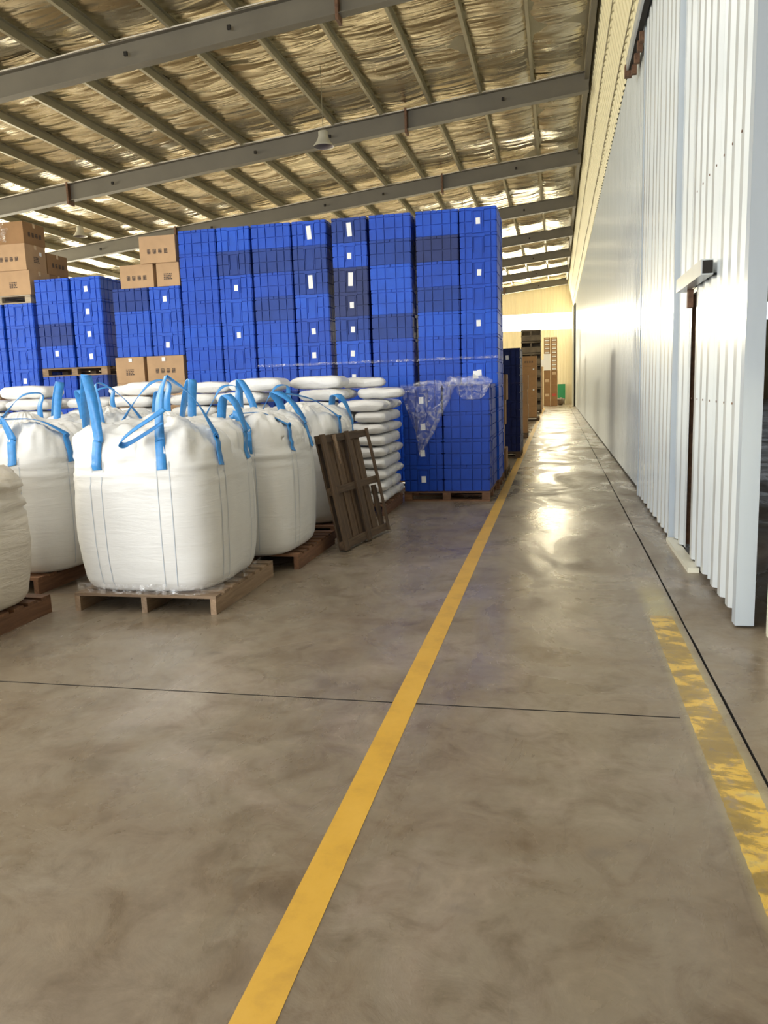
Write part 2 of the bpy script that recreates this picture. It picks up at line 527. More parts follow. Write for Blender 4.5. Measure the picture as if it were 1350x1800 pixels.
# ------------------------------------------------------------------ roof
SL = 0.099
def zbeam(x):      # underside of the rafters
    return 7.96-SL*abs(x-0.69) if x < 1.4 else 7.96-0.07-SL*(x-1.4)
def zfoil(x):
    return zbeam(x)+0.42+0.19
PUR = [0.62-1.165*i for i in range(20)]
PURR = [2.1+1.165*i for i in range(12)]
RAFT = [-4.6, 1.4, 7.4, 13.4, 19.4, 25.4, 31.4, 37.4, 43.4, 49.4, 55.4]
def build_roof():
    top = MB()
    top.quad((XL, Y0, zfoil(XL)+0.12), (1.4, Y0, zfoil(1.4)+0.12), (1.4, Y1, zfoil(1.4)+0.12), (XL, Y1, zfoil(XL)+0.12))
    top.quad((1.4, Y0, zfoil(1.4)+0.12), (XR, Y0, zfoil(XR)+0.12), (XR, Y1, zfoil(XR)+0.12), (1.4, Y1, zfoil(1.4)+0.12))
    ce = tag(obj('ceiling', top.mesh('ceiling', 'galvanised')), 'sloping warehouse roof lined with wrinkled silver foil above steel rafters', 'ceiling', kind='structure')
    edges = sorted(PUR+[1.4]+PURR)
    for a, b in zip(edges[:-1], edges[1:]):
        near = a > -16
        ny = 330 if near else 150
        ph = random.uniform(0, 50)
        def fn(u, v):
            x = a+(b-a)*u
            y = Y0+0.1+(Y1-Y0-0.2)*v
            sag = -0.045*(1-(2*u-1)**2)
            w = noise.noise(Vector((x*0.6+ph, y*1.5, ph)))*0.05+noise.noise(Vector((x*1.2, y*4.0, ph)))*0.014
            w *= min(1, 6*u, 6*(1-u))
            # the foil is drawn up and pillows where it passes over each rafter
            return (x, y, zfoil(x)+sag+w)
        mb = MB().grid(6 if near else 3, ny, fn)
        obj('foil_strip', mb.mesh('foil_strip', 'reflective_foil'), ce)
    # purlins, C section
    for x in PUR+PURR:
        s = 1
        z1 = zfoil(x)-0.004
        prof = [(0, 0), (0.065, 0), (0.065, 0.02), (0.058, 0.02), (0.058, 0.007), (0.007, 0.007), (0.007, 0.183), (0.065, 0.183), (0.065, 0.19), (0, 0.19)]
        mb = MB()
        for (p, q) in zip(prof, prof[1:]+prof[:1]):
            A = (x-0.03+p[0], Y0+0.1, z1-0.19+p[1])
            B = (x-0.03+q[0], Y0+0.1, z1-0.19+q[1])
            mb.quad(A, B, (B[0], Y1-0.1, B[2]), (A[0], Y1-0.1, A[2]))
        obj('purlin', mb.mesh('purlin', 'galvanised'), ce)
    for y in RAFT:
        for (xa, xb) in ((XL, 0.69), (1.45, XR)):
            mb = MB()
            def bar(y0, y1, d0, d1):
                za, zb = zbeam(xa), zbeam(xb)
                P = [(xa, y0, za+d0), (xb, y0, zb+d0), (xb, y1, zb+d0), (xa, y1, za+d0), (xa, y0, za+d1), (xb, y0, zb+d1), (xb, y1, zb+d1), (xa, y1, za+d1)]
                for f in ((0, 3, 2, 1), (4, 5, 6, 7), (0, 1, 5, 4), (1, 2, 6, 5), (2, 3, 7, 6), (3, 0, 4, 7)):
                    mb.quad(*[P[i] for i in f])
            bar(y-0.1, y+0.1, 0, 0.014)
            bar(y-0.005, y+0.005, 0.014, 0.406)
            bar(y-0.1, y+0.1, 0.406, 0.42)
            rf = obj('rafter', mb.mesh('rafter', 'beam_paint'), ce)
            if xa == XL and y > 10:
                for xs in (-3.45, -12.4):
                    zz = zbeam(xs)
                    sp = MB().box(xs-0.025, xs+0.025, y-0.13, y+0.13, zz-0.10, zz+0.46)
                    obj('splice_plate', sp.mesh('splice_plate', 'rusty_steel'), rf)
                if y < 30:
                    pts = [(x, y-0.11, zbeam(x)+0.43+0.012*math.sin(x*2.3)) for x in [-22+0.5*i for i in range(46)]]
                    obj('cable', MB().tube(pts, 0.013, 5).mesh('rafter_cable', 'cable_white'), rf)
                ct = MB()
                for xs in (-15.2, -11.1, -7.2, -5.3, -1.2):
                    ct.box(xs-0.03, xs+0.03, y-0.125, y-0.085, zbeam(xs)+0.16, zbeam(xs)+0.23)
                obj('bolt_cleats', ct.mesh('bolt_cleats', 'dark_gap'), rf)
build_roof()
def build_skylights():
    names = ('nearest the partition', 'over the bulk bags', 'near the left wall')
    for i, x in enumerate(SKYL):
        mb = MB()
        a, b = x-0.5, x+0.5
        mb.quad((a, -6.5, zfoil(a)-0.10), (a, 8.5, zfoil(a)-0.10), (b, 8.5, zfoil(b)-0.10), (b, -6.5, zfoil(b)-0.10))
        o = obj('window_%d' % (i+3), mb.mesh('skylight', 'skylight_panel'))
        tag(o, 'translucent roof skylight strip %s' % names[i], 'skylight', kind='structure')
build_skylights()

# ------------------------------------------------------------------ right-hand partition wall
def corr_mesh(name, length, z0, z1, pitch, depth, crest, slope, m, phase=0.0):
    """Trapezoidal sheet in the plane x=0, running along +y, ribs towards -x."""
    pts = []
    y = -phase
    while y < length+1e-6:
        flat = pitch-crest-2*slope
        for yy, xx in ((y, 0), (y+flat, 0), (y+flat+slope, -depth), (y+flat+slope+crest, -depth), (y+pitch, 0)):
            pts.append((yy, xx))
        y += pitch
    clean = []
    for p in pts:
        if not clean or p[0]-clean[-1][0] > 1e-5:
            clean.append(p)
    out = []
    for i, (yy, xx) in enumerate(clean):
        if yy < 0:
            continue
        if yy > length:
            py, px = clean[i-1]
            t = (length-py)/(yy-py)
            out.append((length, px+(xx-px)*t))
            break
        if not out and yy > 1e-6 and i > 0:
            py, px = clean[i-1]
            t = (0-py)/(yy-py)
            out.append((0, px+(xx-px)*t))
        out.append((yy, xx))
    mb = MB()
    for (ya, xa), (yb, xb) in zip(out, out[1:]):
        mb.quad((xa, ya, z0), (xb, yb, z0), (xb, yb, z1), (xa, ya, z1))
        mb.quad((xa+0.003, ya, z0), (xa+0.003, ya, z1), (xb+0.003, yb, z1), (xb+0.003, yb, z0))
    return mb.mesh(name, m)

def build_right_wall():
    back = MB().box(1.20, 1.26, 11.25, Y1, 0, 6.6)
    back.box(1.22, 1.28, Y0, Y1, 6.6, zbeam(1.0)+0.5)
    w = tag(obj('wall_right', back.mesh('wall_right', 'white_sheet')), 'long partition wall of white ribbed metal sheets along the aisle', 'wall', kind='structure')
    far = corr_mesh('wall_sheet', 1.2, 0.015, 6.66, 0.2, 0.012, 0.05, 0.015, 'white_sheet')
    y = 11.30
    while y < Y1-0.05:
        obj('wall_sheet', far, w, (1.165+random.uniform(-.002, .002), y, 0))
        y += 1.2
    ch = MB().box(1.15, 1.2, 11.3, Y1, 0, 0.03)
    obj('base_channel', ch.mesh('base_channel', 'dark_gap'), w)
    lean = math.atan2(0.45, 2.0)
    up = corr_mesh('upper_sheet', 1.2, 0.0, 2.10, 0.3, 0.022, 0.09, 0.03, 'cream_sheet')
    y = 0.5
    while y < Y1-0.05:
        obj('upper_sheet', up, w, (1.152, y, 6.60+random.uniform(-.006, .006)), (0, -lean, 0))
        y += 1.2
    # edge strip under the roof and loose cables along the upper wall
    tr = MB().box(0.60, 0.70, 0.5, Y1, 8.22, 8.40)
    obj('eaves_strip', tr.mesh('eaves_strip', 'beam_paint'), w)
    for z, ph in ((7.65, 0), (6.9, 2)):
        pts = [(1.112-(z-6.60)*0.225, 1+0.7*i, z+0.02*math.sin(i*0.55+ph)+0.012*math.sin(i*1.7)) for i in range(80)]
        obj('wall_cable', MB().tube(pts, 0.011, 5).mesh('wall_cable', 'cable_dark'), w)
    # dark post and pale trim near the far end of the wall
    obj('post', MB().box(1.06, 1.15, 52.0, 52.9, 0, 6.4).mesh('far_post', 'dark_gap'), w)
    obj('post', MB().box(0.98, 1.15, 53.2, 53.9, 0, 6.4).mesh('far_post_pale', 'cream_panel'), w)
build_right_wall()

def build_doors():
    leafmat = 'white_sheet'
    # first sliding leaf
    d1 = MB().box(1.125, 1.19, 8.20, 11.30, 0.05, 6.15)
    D = tag(obj('door_1', d1.mesh('door_1', 'white_trim')), 'tall white ribbed sliding door leaf farther along the wall', 'door', kind='structure')
    sh = corr_mesh('door_sheet', 1.0, 0.03, 6.15, 0.29, 0.03, 0.09, 0.035, leafmat)
    for i in range(3):
        obj('door_sheet', sh, D, (1.118, 8.24+i*1.015, 0.0))
    obj('edge_trim', MB().box(1.085, 1.20, 8.13, 8.20, 0.01, 6.15).mesh('edge_trim', 'white_trim'), D)
    obj('edge_trim', MB().box(1.085, 1.20, 11.28, 11.35, 0.01, 6.15).mesh('edge_trim', 'white_trim'), D)
    # overhead track with hangers
    t = MB().box(0.97, 1.00, 5.0, 12.7, 5.98, 6.12)
    t.box(0.97, 1.12, 5.0, 12.7, 6.12, 6.14)
    tk = obj('track', t.mesh('door_track', 'white_sheet'), D)
    obj('track_slot_shade', MB().box(1.002, 1.07, 5.0, 12.68, 5.98, 6.115).mesh('track_slot_shade', 'dark_gap'), D)  # solid near-black box in place of the shade inside the track
    for i, yy in enumerate((12.5, 12.1, 11.7, 11.4)):
        hb = MB().box(1.03, 1.10, yy-0.04, yy+0.04, 5.86, 5.98)
        obj('hanger', hb.mesh('hanger', 'rusty_steel'), D)
    hb = MB().box(0.95, 1.05, 12.66, 12.76, 5.90, 6.06)
    obj('end_stop', hb.mesh('end_stop', 'rusty_steel'), D)
    # second leaf with the wicket door
    d2 = MB()
    d2.box(1.165, 1.225, 7.72, 8.10, 0.06, 2.32)
    d2.box(1.165, 1.225, 7.53, 8.10, 2.32, 6.15)
    d2.box(1.165, 1.225, 5.30, 7.53, 2.32, 6.15)
    d2.box(1.165, 1.225, 5.30, 6.31, 0.06, 2.32)
    D2 = tag(obj('door_2', d2.mesh('door_2', 'white_trim')), 'near tall white ribbed sliding door leaf with a small hatch in it', 'door', kind='structure')
    shn = corr_mesh('door_sheet_narrow', 0.57, 0.05, 6.15, 0.29, 0.03, 0.09, 0.035, leafmat)
    obj('door_sheet', shn, D2, (1.158, 7.53, 0))
    shu = corr_mesh('door_sheet_upper', 1.20, 2.36, 6.15, 0.27, 0.032, 0.09, 0.03, leafmat)
    obj('door_sheet', shu, D2, (1.158, 6.315, 0))
    shf = corr_mesh('door_sheet_full', 0.95, 0.06, 6.15, 0.27, 0.032, 0.09, 0.03, leafmat)
    obj('door_sheet', shf, D2, (1.158, 5.36, 0))
    shl = corr_mesh('hatch_sheet', 0.80, 0.06, 2.34, 0.27, 0.032, 0.09, 0.03, leafmat)
    hb = obj('hatch', MB().box(1.162, 1.20, 6.33, 7.11, 0.07, 2.30).mesh('hatch', 'white_trim'), D2)
    obj('hatch_sheet', shl, hb, (1.158, 6.315, 0))
    obj('edge_trim', MB().box(1.118, 1.232, 5.24, 5.335, 0.015, 6.15).mesh('corner_trim', 'white_trim'), D2)
    obj('slot_shade', MB().box(1.163, 1.24, 7.66, 7.718, 0.06, 2.32).mesh('slot_shade', 'rusty_steel'), D2)  # dark box added so the slot looks shaded inside
    hd = obj('hatch_track', MB().box(1.02, 1.105, 6.28, 7.50, 2.33, 2.44).mesh('hatch_track', 'white_sheet'), D2)
    obj('track_end', MB().box(1.03, 1.10, 6.27, 6.279, 2.34, 2.43).mesh('track_end', 'dark_gap'), hd)
    obj('roller', MB().box(1.08, 1.12, 7.22, 7.30, 2.18, 2.33).mesh('roller', 'rusty_steel'), hd)
    obj('sill', MB().box(1.06, 1.15, 6.75, 8.08, 0.0, 0.04).mesh('hatch_sill', 'cream_panel'), D2)
    sc = MB()
    for z in (1.42, 3.1):
        for i in range(7):
            y = 5.52+i*0.27+random.uniform(-0.01, 0.01)
            sc.box(1.121, 1.126, y+0.055, y+0.069, z-0.007, z+0.007)
    obj('screws', sc.mesh('screws', 'rusty_steel'), D2)
    # low cream panel beyond the doorway gap and the frame post
    pn = corr_mesh('low_panel', 2.4, 0.0, 1.55, 0.3, 0.02, 0.1, 0.03, 'cream_panel')
    P = tag(obj('low_panel', pn, None, (1.29, 2.72, 0)), 'low cream metal panel past the near edge of the white doors', 'panel')
    obj('cap', MB().box(-0.03, 0.04, 0, 2.4, 1.55, 1.57).mesh('low_panel_cap', 'cream_panel'), P)
    obj('side_post', MB().box(-0.01, 0.05, 2.36, 2.42, 0, 1.55).mesh('low_panel_post', 'cream_panel'), P)
build_doors()

# ------------------------------------------------------------------ other walls and strip windows
def build_shell():
    # far end wall with a strip window
    w = MB()
    w.box(XL, XR, Y1, Y1+0.1, 0, 5.22)
    w.box(XL, XR, Y1, Y1+0.1, 6.36, 9.0)
    W = tag(obj('wall_back', w.mesh('wall_back', 'end_wall_sheet')), 'cream sheet metal end wall at the far end of the aisle', 'wall', kind='structure')
    sh = corr_mesh('end_sheet', 1.2, 0, 5.22, 0.2, 0.012, 0.05, 0.02, 'end_wall_sheet')
    sh2 = corr_mesh('end_sheet_high', 1.2, 6.36, 8.7, 0.2, 0.012, 0.05, 0.02, 'end_wall_sheet')
    for i in range(6):
        x = 0.95-1.2*i
        obj('wall_sheet', sh, W, (x, Y1-0.003, 0), (0, 0, PI/2))
        obj('wall_sheet', sh2, W, (x, Y1-0.003, 0), (0, 0, PI/2))
    wi = MB().box(XL, 0.9, Y1+0.04, Y1+0.06, 5.22, 6.36)
    Wn = tag(obj('window_1', wi.mesh('window_1', 'bright_window')), 'bright horizontal strip window across the far end wall', 'window', kind='structure')
    # left side wall with strip window
    l = MB()
    l.box(XL-0.1, XL, Y0, Y1, 0, 3.1)
    l.box(XL-0.1, XL, Y0, Y1, 5.1, 6.6)
    tag(obj('wall_left', l.mesh('wall_left', 'end_wall_sheet')), 'cream side wall far to the left behind the stacks', 'wall', kind='structure')
    wi = MB().box(XL-0.08, XL-0.06, Y0, Y1, 3.1, 5.1)
    tag(obj('window_2', wi.mesh('window_2', 'bright_window')), 'long strip window in the far left side wall', 'window', kind='structure')
    r = MB().box(XR, XR+0.1, Y0, Y1, 0, 7.2)
    tag(obj('wall_side_hall', r.mesh('wall_side_hall', 'end_wall_sheet')), 'cream outer wall of the neighbouring hall', 'wall', kind='structure')
    # end wall behind the viewer with open loading doors
    f = MB()
    f.box(XL, -14.6, Y0-0.1, Y0, 0, 9)
    f.box(-14.6, -3.4, Y0-0.1, Y0, 5.2, 9)
    f.box(-3.4, 6, Y0-0.1, Y0, 0, 9)
    f.box(6, 11, Y0-0.1, Y0, 5.2, 9)
    f.box(11, XR, Y0-0.1, Y0, 0, 9)
    tag(obj('wall_front', f.mesh('wall_front', 'end_wall_sheet')), 'end wall with open loading doors behind the viewer', 'wall', kind='structure')
    y = MB().quad((-60, -70, -0.13), (60, -70, -0.13), (60, Y0, -0.13), (-60, Y0, -0.13))
    tag(obj('ground', y.mesh('ground', 'worn_concrete')), 'concrete yard outside the loading doors', 'ground', kind='structure')
build_shell()

# ------------------------------------------------------------------ high-bay lamps
def build_lamps():
    prof = [(0.0, 0.30), (0.07, 0.30), (0.095, 0.285), (0.095, 0.20), (0.10, 0.19), (0.11, 0.15), (0.15, 0.08), (0.20, 0.02), (0.205, 0.0)]
    inner = [(0.20, 0.004), (0.145, 0.075), (0.10, 0.14), (0.0, 0.15)]
    shade = MB().lathe(prof[4:], 28).mesh('lamp_shade', 'lamp_metal')
    refl = MB().lathe(inner, 28).mesh('lamp_reflector', 'lamp_inside')
    gear = MB().lathe(prof[:5], 28).mesh('lamp_gear', 'lamp_metal')
    for (x, y, z, lab) in ((-4.53, 16.0, 6.36, 'unlit bell-shaped hanging lamp in front of the second rafter'),
                           (-14.1, 22.4, 6.42, 'unlit bell-shaped hanging lamp low over the cartons at the left')):
        L = tag(obj('pendant_lamp', None, None, (x, y, z)), lab, 'lamp', 'high bay lamps')
        obj('lamp_shade', shade, L)
        obj('reflector', refl, L)
        obj('gear_housing', gear, L)
        zt = zfoil(x)-0.2-z
        obj('suspension_wire', MB().tube([(0, 0, 0.29), (0.005, 0.0, zt*0.6), (0, 0, zt)], 0.007, 5).mesh('suspension_wire', 'cable_dark'), L)
build_lamps()

# ------------------------------------------------------------------ pallets
def place(o, loc, rotz):
    o.location = loc
    o.rotation_euler = (0, 0, rotz)
BOARD = {}
def board_mesh(dx, dy, dz, m):
    k = (round(dx, 3), round(dy, 3), round(dz, 3), m)
    if k not in BOARD:
        if dy > dx:   # grain runs along local x, so long boards in y are built turned
            BOARD[k] = (MB().box(-dy/2, dy/2, -dx/2, dx/2, 0, dz).mesh('board', m), PI/2)
        else:
            BOARD[k] = (MB().box(-dx/2, dx/2, -dy/2, dy/2, 0, dz).mesh('board', m), 0)
    return BOARD[k]
def plank(name, parent, x, y, z, dx, dy, dz, m, jr=0.004):
    me, rz = board_mesh(dx, dy, dz, m)
    return obj(name, me, parent, (x, y, z), (0, 0, rz+random.uniform(-jr, jr)))

def pallet(kind, loc, lab, m='pallet_wood', w=1.16, d=1.2, rotz=0.0, group='wooden pallets'):
    """origin at the centre of the footprint. stringer: three bearers run in y, deck boards in x."""
    P = tag(obj('pallet', None, None, loc, (0, 0, rotz)), lab, 'pallet', group)
    if kind == 'stringer':
        for s in (-1, 0, 1):
            plank('bearer', P, s*(w/2-0.022), 0, 0.0, 0.044, d, 0.118, m, 0)
        n = 8
        for i in range(n):
            plank('deck_board', P, 0, -d/2+0.055+(d-0.11)*i/(n-1), 0.1185, w, 0.105, 0.021, m)
    else:
        for s in (-1, 0, 1):
            plank('bottom_board', P, 0, s*(d/2-0.05), 0.0, w, 0.1, 0.02, m, 0)
            for q in (-1, 0, 1):
                plank('block', P, q*(w/2-0.055), s*(d/2-0.05), 0.0205, 0.11, 0.1, 0.075, m, 0)
        for q in (-1, 0, 1):
            plank('bearer', P, q*(w/2-0.055), 0, 0.096, 0.11, d, 0.02, m, 0)
        n = 7
        for i in range(n):
            plank('deck_board', P, 0, -d/2+0.055+(d-0.11)*i/(n-1), 0.1165, w, 0.11, 0.022, m)
    return P

# ------------------------------------------------------------------ crates
CL, CW, CH = 0.635, 0.545, 0.3655
def crate_meshes():
    g = 0.018
    mb = MB()
    mb.box(-CL/2+g, CL/2-g, -CW/2+g, CW/2-g, 0.0, CH-0.002)
    def face(width, cols, place_fn, skip=None):
        tot = sum(cols)
        x = -width/2+0.004
        gap = 0.016
        usable = width-0.008
        rows = ((0.006, 0.155), (0.168, 0.317), (0.328, CH-0.001))
        for ci, c in enumerate(cols):
            wd = usable*c/tot
            for ri, (z0, z1) in enumerate(rows):
                if skip and skip(ci, ri):
                    continue
                if ci == len(cols)//2 and ri == 2:
                    xm = x+wd/2
                    place_fn(x+gap/2, xm-gap/2, z0, z1)
                    place_fn(xm+gap/2, x+wd-gap/2, z0, z1)
                else:
                    place_fn(x+gap/2, x+wd-gap/2, z0, z1)
            x += wd
    def front(a, b, z0, z1):
        mb.box(a, b, -CW/2, -CW/2+g, z0, z1, skip='k')
    def backf(a, b, z0, z1):
        mb.box(a, b, CW/2-g, CW/2, z0, z1, skip='f')
    def right(a, b, z0, z1):
        mb.box(CL/2-g, CL/2, a, b, z0, z1, skip='l')
    def left(a, b, z0, z1):
        mb.box(-CL/2, -CL/2+g, a, b, z0, z1, skip='r')
    lc = (0.9, 1.05, 1.4, 1.05, 0.9)
    sc = (0.75, 1.0, 1.55, 1.0, 0.75)
    face(CL, lc, front)
    face(CL, lc, backf)
    face(CW, sc, right, lambda c, r: c == 2)
    face(CW, sc, left)
    body = mb.mesh('crate_body', 'crate_plastic')
    # handle panel of the short side: an upright tongue inside a raised surround
    hp = MB()
    w = (CW-0.008)*1.55/5.05
    x = CL/2
    hp.box(x-0.0178, x-0.012, -w/2+0.002, w/2-0.002, 0.004, CH-0.006)
    hp.box(x-0.013, x+0.003, -w/2+0.002, -w/2+0.012, 0.09, 0.315)
    hp.box(x-0.013, x+0.003, w/2-0.012, w/2-0.002, 0.09, 0.315)
    hp.box(x-0.013, x-0.004, -w/2+0.028, w/2-0.028, 0.006, 0.288)
    hp.box(x-0.013, x+0.005, -w/2-0.012, w/2+0.012, 0.313, CH-0.008)
    handle = hp.mesh('crate_handle', 'crate_plastic')
    return body, handle
CRATE_BODY, CRATE_HANDLE = crate_meshes()
STICK = MB().box(-0.001, 0.0015, -0.032, 0.032, -0.045, 0.045).mesh('sticker', 'sticker_paper')
STICK_BIG = MB().box(-0.001, 0.0015, -0.036, 0.036, -0.10, 0.10).mesh('sticker_big', 'sticker_paper')
BLUES = [(0.004, 0.075, 0.56), (0.004, 0.065, 0.50), (0.006, 0.090, 0.62), (0.004, 0.070, 0.54)]
DULL = [(0.005, 0.040, 0.27), (0.012, 0.028, 0.15), (0.004, 0.046, 0.32)]
def crate(x, y, z, rot, lab, group, col=None, sticker=None):
    """rot 0: long side to the viewer; rot 1: handle side (local +x) turned to -y."""
    rz = (0 if rot == 0 else -PI/2)+random.uniform(-0.006, 0.006)
    if col is None:
        col = random.choice(DULL) if random.random() < 0.04 else random.choice(BLUES)
    C = tag(obj('crate', CRATE_BODY, None, (x+random.uniform(-.004, .004), y+random.uniform(-.005, .005), z), (0, 0, rz), col), lab, 'crate', group)
    hp = obj('handle_panel', CRATE_HANDLE, C, color=col)
    if sticker:
        if rot == 1:
            obj('label_sticker', STICK_BIG if sticker == 'big' else STICK, hp, (CL/2-0.003, random.uniform(-.01, .01), 0.17 if sticker != 'big' else 0.19), (random.uniform(-.08, .08), 0, 0))
        else:
            obj('label_sticker', STICK, C, (random.uniform(-.01, .01), -CW/2-0.001, 0.24), (0, 0, -PI/2))
    return C

def stack(x0, x1, yf, z0, n, order, where, group, stickers=(), back=(), hide_from=99, darker=(), col=None):
    """n layers in two columns. order 'LS': long side left, handle side right. x0..x1 outer edges, yf front plane."""
    a = x0+(CL if order == 'LS' else CW)/2
    b = x1-(CW if order == 'LS' else CL)/2
    lrot, rrot = (0, 1) if order == 'LS' else (1, 0)
    for i in range(n):
        z = z0+(n-1-i)*CH
        for side, xc, rot in (('L', a, lrot), ('R', b, rrot)):
            yc = yf+(CW if rot == 0 else CL)/2
            cn = 'long-side' if rot == 0 else 'handle-side'
            st = None
            if (side, i) in stickers:
                st = 'small'
            if (side, i, 'big') in stickers:
                st = 'big'
            c = col
            if (side, i) in darker:
                c = random.choice(DULL)
            crate(xc, yc, z, rot, 'blue crate, %s, %s column of %s' % (from_top(i), cn, where), group, c, st)
        for side in back:
            fr = rrot if side == 'R' else lrot
            rot = 1-fr
            wx = CL if rot == 0 else CW
            xc = (x1-wx/2) if side == 'R' else (x0+wx/2)
            yfront = yf+(CW if fr == 0 else CL)+0.02
            yc = yfront+(CW if rot == 0 else CL)/2
            crate(xc, yc, z, rot, 'blue crate, %s, rear %s column of %s' % (from_top(i), 'left' if side == 'L' else 'right', where), group, col)

G = 'blue crates in tall stacks'
ZP = 0.14
def build_crates():
    yf = 12.1
    tall = [(-5.90, -4.70, 'LS', 'fourth tall stack from the aisle', {('R', 2), ('R', 4)}, ('L', 'R'), {('R', 1)}),
            (-4.66, -3.45, 'LS', 'third tall stack from the aisle', {('R', 0, 'big'), ('R', 2, 'big'), ('R', 4), ('R', 5)}, ('L', 'R'), {('L', 1), ('R', 1), ('R', 2), ('L', 3)}),
            (-3.36, -2.14, 'SL', 'second tall stack from the aisle', {('L', 0, 'big'), ('L', 1), ('L', 2, 'big'), ('L', 3), ('L', 4), ('L', 5), ('L', 6)}, ('L', 'R'), {('L', 0), ('L', 2), ('L', 3), ('L', 4), ('R', 1), ('R', 4)}),
            (-2.06, -0.86, 'LS', 'the tall stack nearest the aisle', {('R', 0), ('R', 2), ('R', 4), ('R', 6)}, ('L', 'R'), {('L', 1), ('L', 3)})]
    for i, (x0, x1, od, wh, st, bk, dk) in enumerate(tall):
        pallet('block', ((x0+x1)/2, yf+0.6, 0), 'wooden pallet under the %s' % wh.replace('the ', ''), 'red_wood', w=1.2, d=1.2, group='pallets under the crates')
        stack(x0, x1, yf, ZP, 11, od, wh, G, st, bk, darker=dk)
    # low front stack with the loose film
    pallet('block', (-1.50, 10.83+0.6, 0), 'wooden pallet under the low film-draped crate stack beside the yellow line', 'red_wood', w=1.2, d=1.2, group='pallets under the crates')
    stack(-2.095, -0.893, 10.83, ZP, 4, 'SL', 'the low film-draped stack', 'blue crates in the low front stack', {('L', 0), ('L', 1), ('L', 2), ('L', 3)}, ('R',),
          col=(0.003, 0.052, 0.42))
    # left group; brighter blue paints in light from the left on some stacks
    wh = 'the stack on the mid-height pallet'
    pallet('block', (-7.95, yf+0.6, 0), 'floor pallet beneath the raised crate stack', 'red_wood', w=1.22, d=1.2, group='pallets under the crates')
    stack(-8.56, -7.34, yf, ZP, 5, 'LS', 'the block below the mid-height pallet', 'blue crates in the left stacks')
    z = ZP+5*CH
    pp = pallet('block', (-7.95, yf+0.6, z), 'pallet sandwiched between blue crates at the left', 'pallet_wood', w=1.22, d=1.2, group='pallets under the crates')
    plank('light_block_board', pp, 0, 0.46, 0.0205, 1.2, 0.02, 0.075, 'old_wood', 0)  # added plank, blocks window light that would show through the pallet gap
    stack(-8.56, -7.34, yf, z+ZP, 4, 'LS', wh, 'blue crates in the left stacks', {('R', 0), ('R', 1), ('R', 2), ('R', 3), ('L', 3)}, ('R',), darker={('L', 2)}, col=(0.012, 0.10, 0.66))
    pallet('block', (-9.26, yf+0.6, 0), 'floor pallet beneath the leftmost crate stack', 'red_wood', w=1.22, d=1.2, group='pallets under the crates')
    stack(-9.86, -8.64, yf, ZP, 4, 'LS', 'bottom half of the leftmost stack', 'blue crates in the left stacks')
    z = ZP+4*CH
    pallet('block', (-9.26, yf+0.6, z), 'pallet in the middle of the leftmost crate stack', 'red_wood', w=1.22, d=1.2, group='pallets under the crates')
    stack(-9.86, -8.64, yf, z+ZP, 4, 'LS', 'upper half of the leftmost stack', 'blue crates in the left stacks', {('R', 3)}, ('R',), col=(0.012, 0.10, 0.66))
    z = z+ZP+4*CH
    pallet('block', (-9.26, yf+0.6, z), 'pale pallet under the cartons on top of the leftmost crate stack', 'pale_wood', w=1.22, d=1.2, group='pallets under the crates')
    # three layers of crates standing on cartons
    stack(-7.13, -5.93, yf, 2.235, 3, 'LS', 'the short stack between cartons', 'blue crates in the left stacks', {('R', 0), ('R', 2)}, darker={('L', 0)}, col=(0.012, 0.095, 0.62))  # lighter blue here too, painting in the light from the left
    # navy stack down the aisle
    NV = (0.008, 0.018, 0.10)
    pallet('block', (-1.36, 17.2+0.6, 0), 'dark pallet under the navy crates down the aisle', 'old_wood', w=1.2, d=1.2, group='pallets under the crates')
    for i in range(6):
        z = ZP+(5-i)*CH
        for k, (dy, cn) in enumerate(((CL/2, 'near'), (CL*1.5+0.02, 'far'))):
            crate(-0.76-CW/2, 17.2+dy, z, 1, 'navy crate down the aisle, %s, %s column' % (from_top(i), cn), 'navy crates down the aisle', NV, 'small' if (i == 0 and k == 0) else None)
build_crates()

# ------------------------------------------------------------------ cartons
def glyph(w, h, rng):
    """one square printed character, drawn as strokes in the plane y=0"""
    mb = MB()
    x0 = -w/2
    if True:
        def st(a, b, c, d):
            mb.box(x0+a*w, x0+b*w, -0.0012, 0, c*h-h/2, d*h-h/2)
        st(0.05, 0.95, 0.86, 1.0)
        for zz in (0.62, 0.38, 0.12):
            a = rng.uniform(0, 0.2)
            st(a, 1-rng.uniform(0, 0.2), zz-0.06, zz+0.08)
        for xx in (0.12, 0.5, 0.86):
            st(xx-0.07, xx+0.07, rng.uniform(0, 0.3), rng.uniform(0.75, 1.0))
    return mb
PRINTS = [glyph(0.062, 0.075, random.Random(i)).mesh('carton_character', 'carton_ink') for i in range(4)]
def small_print():
    mb = MB()
    rng = random.Random(5)
    for r in range(4):
        x = -0.07
        while x < 0.06:
            wd = rng.uniform(0.012, 0.034)
            mb.box(x, x+wd, -0.0012, 0, r*0.026-0.05, r*0.026-0.034)
            x += wd+0.01
    return mb.mesh('carton_small_print', 'carton_ink')
SMALLP = small_print()
CART = {}
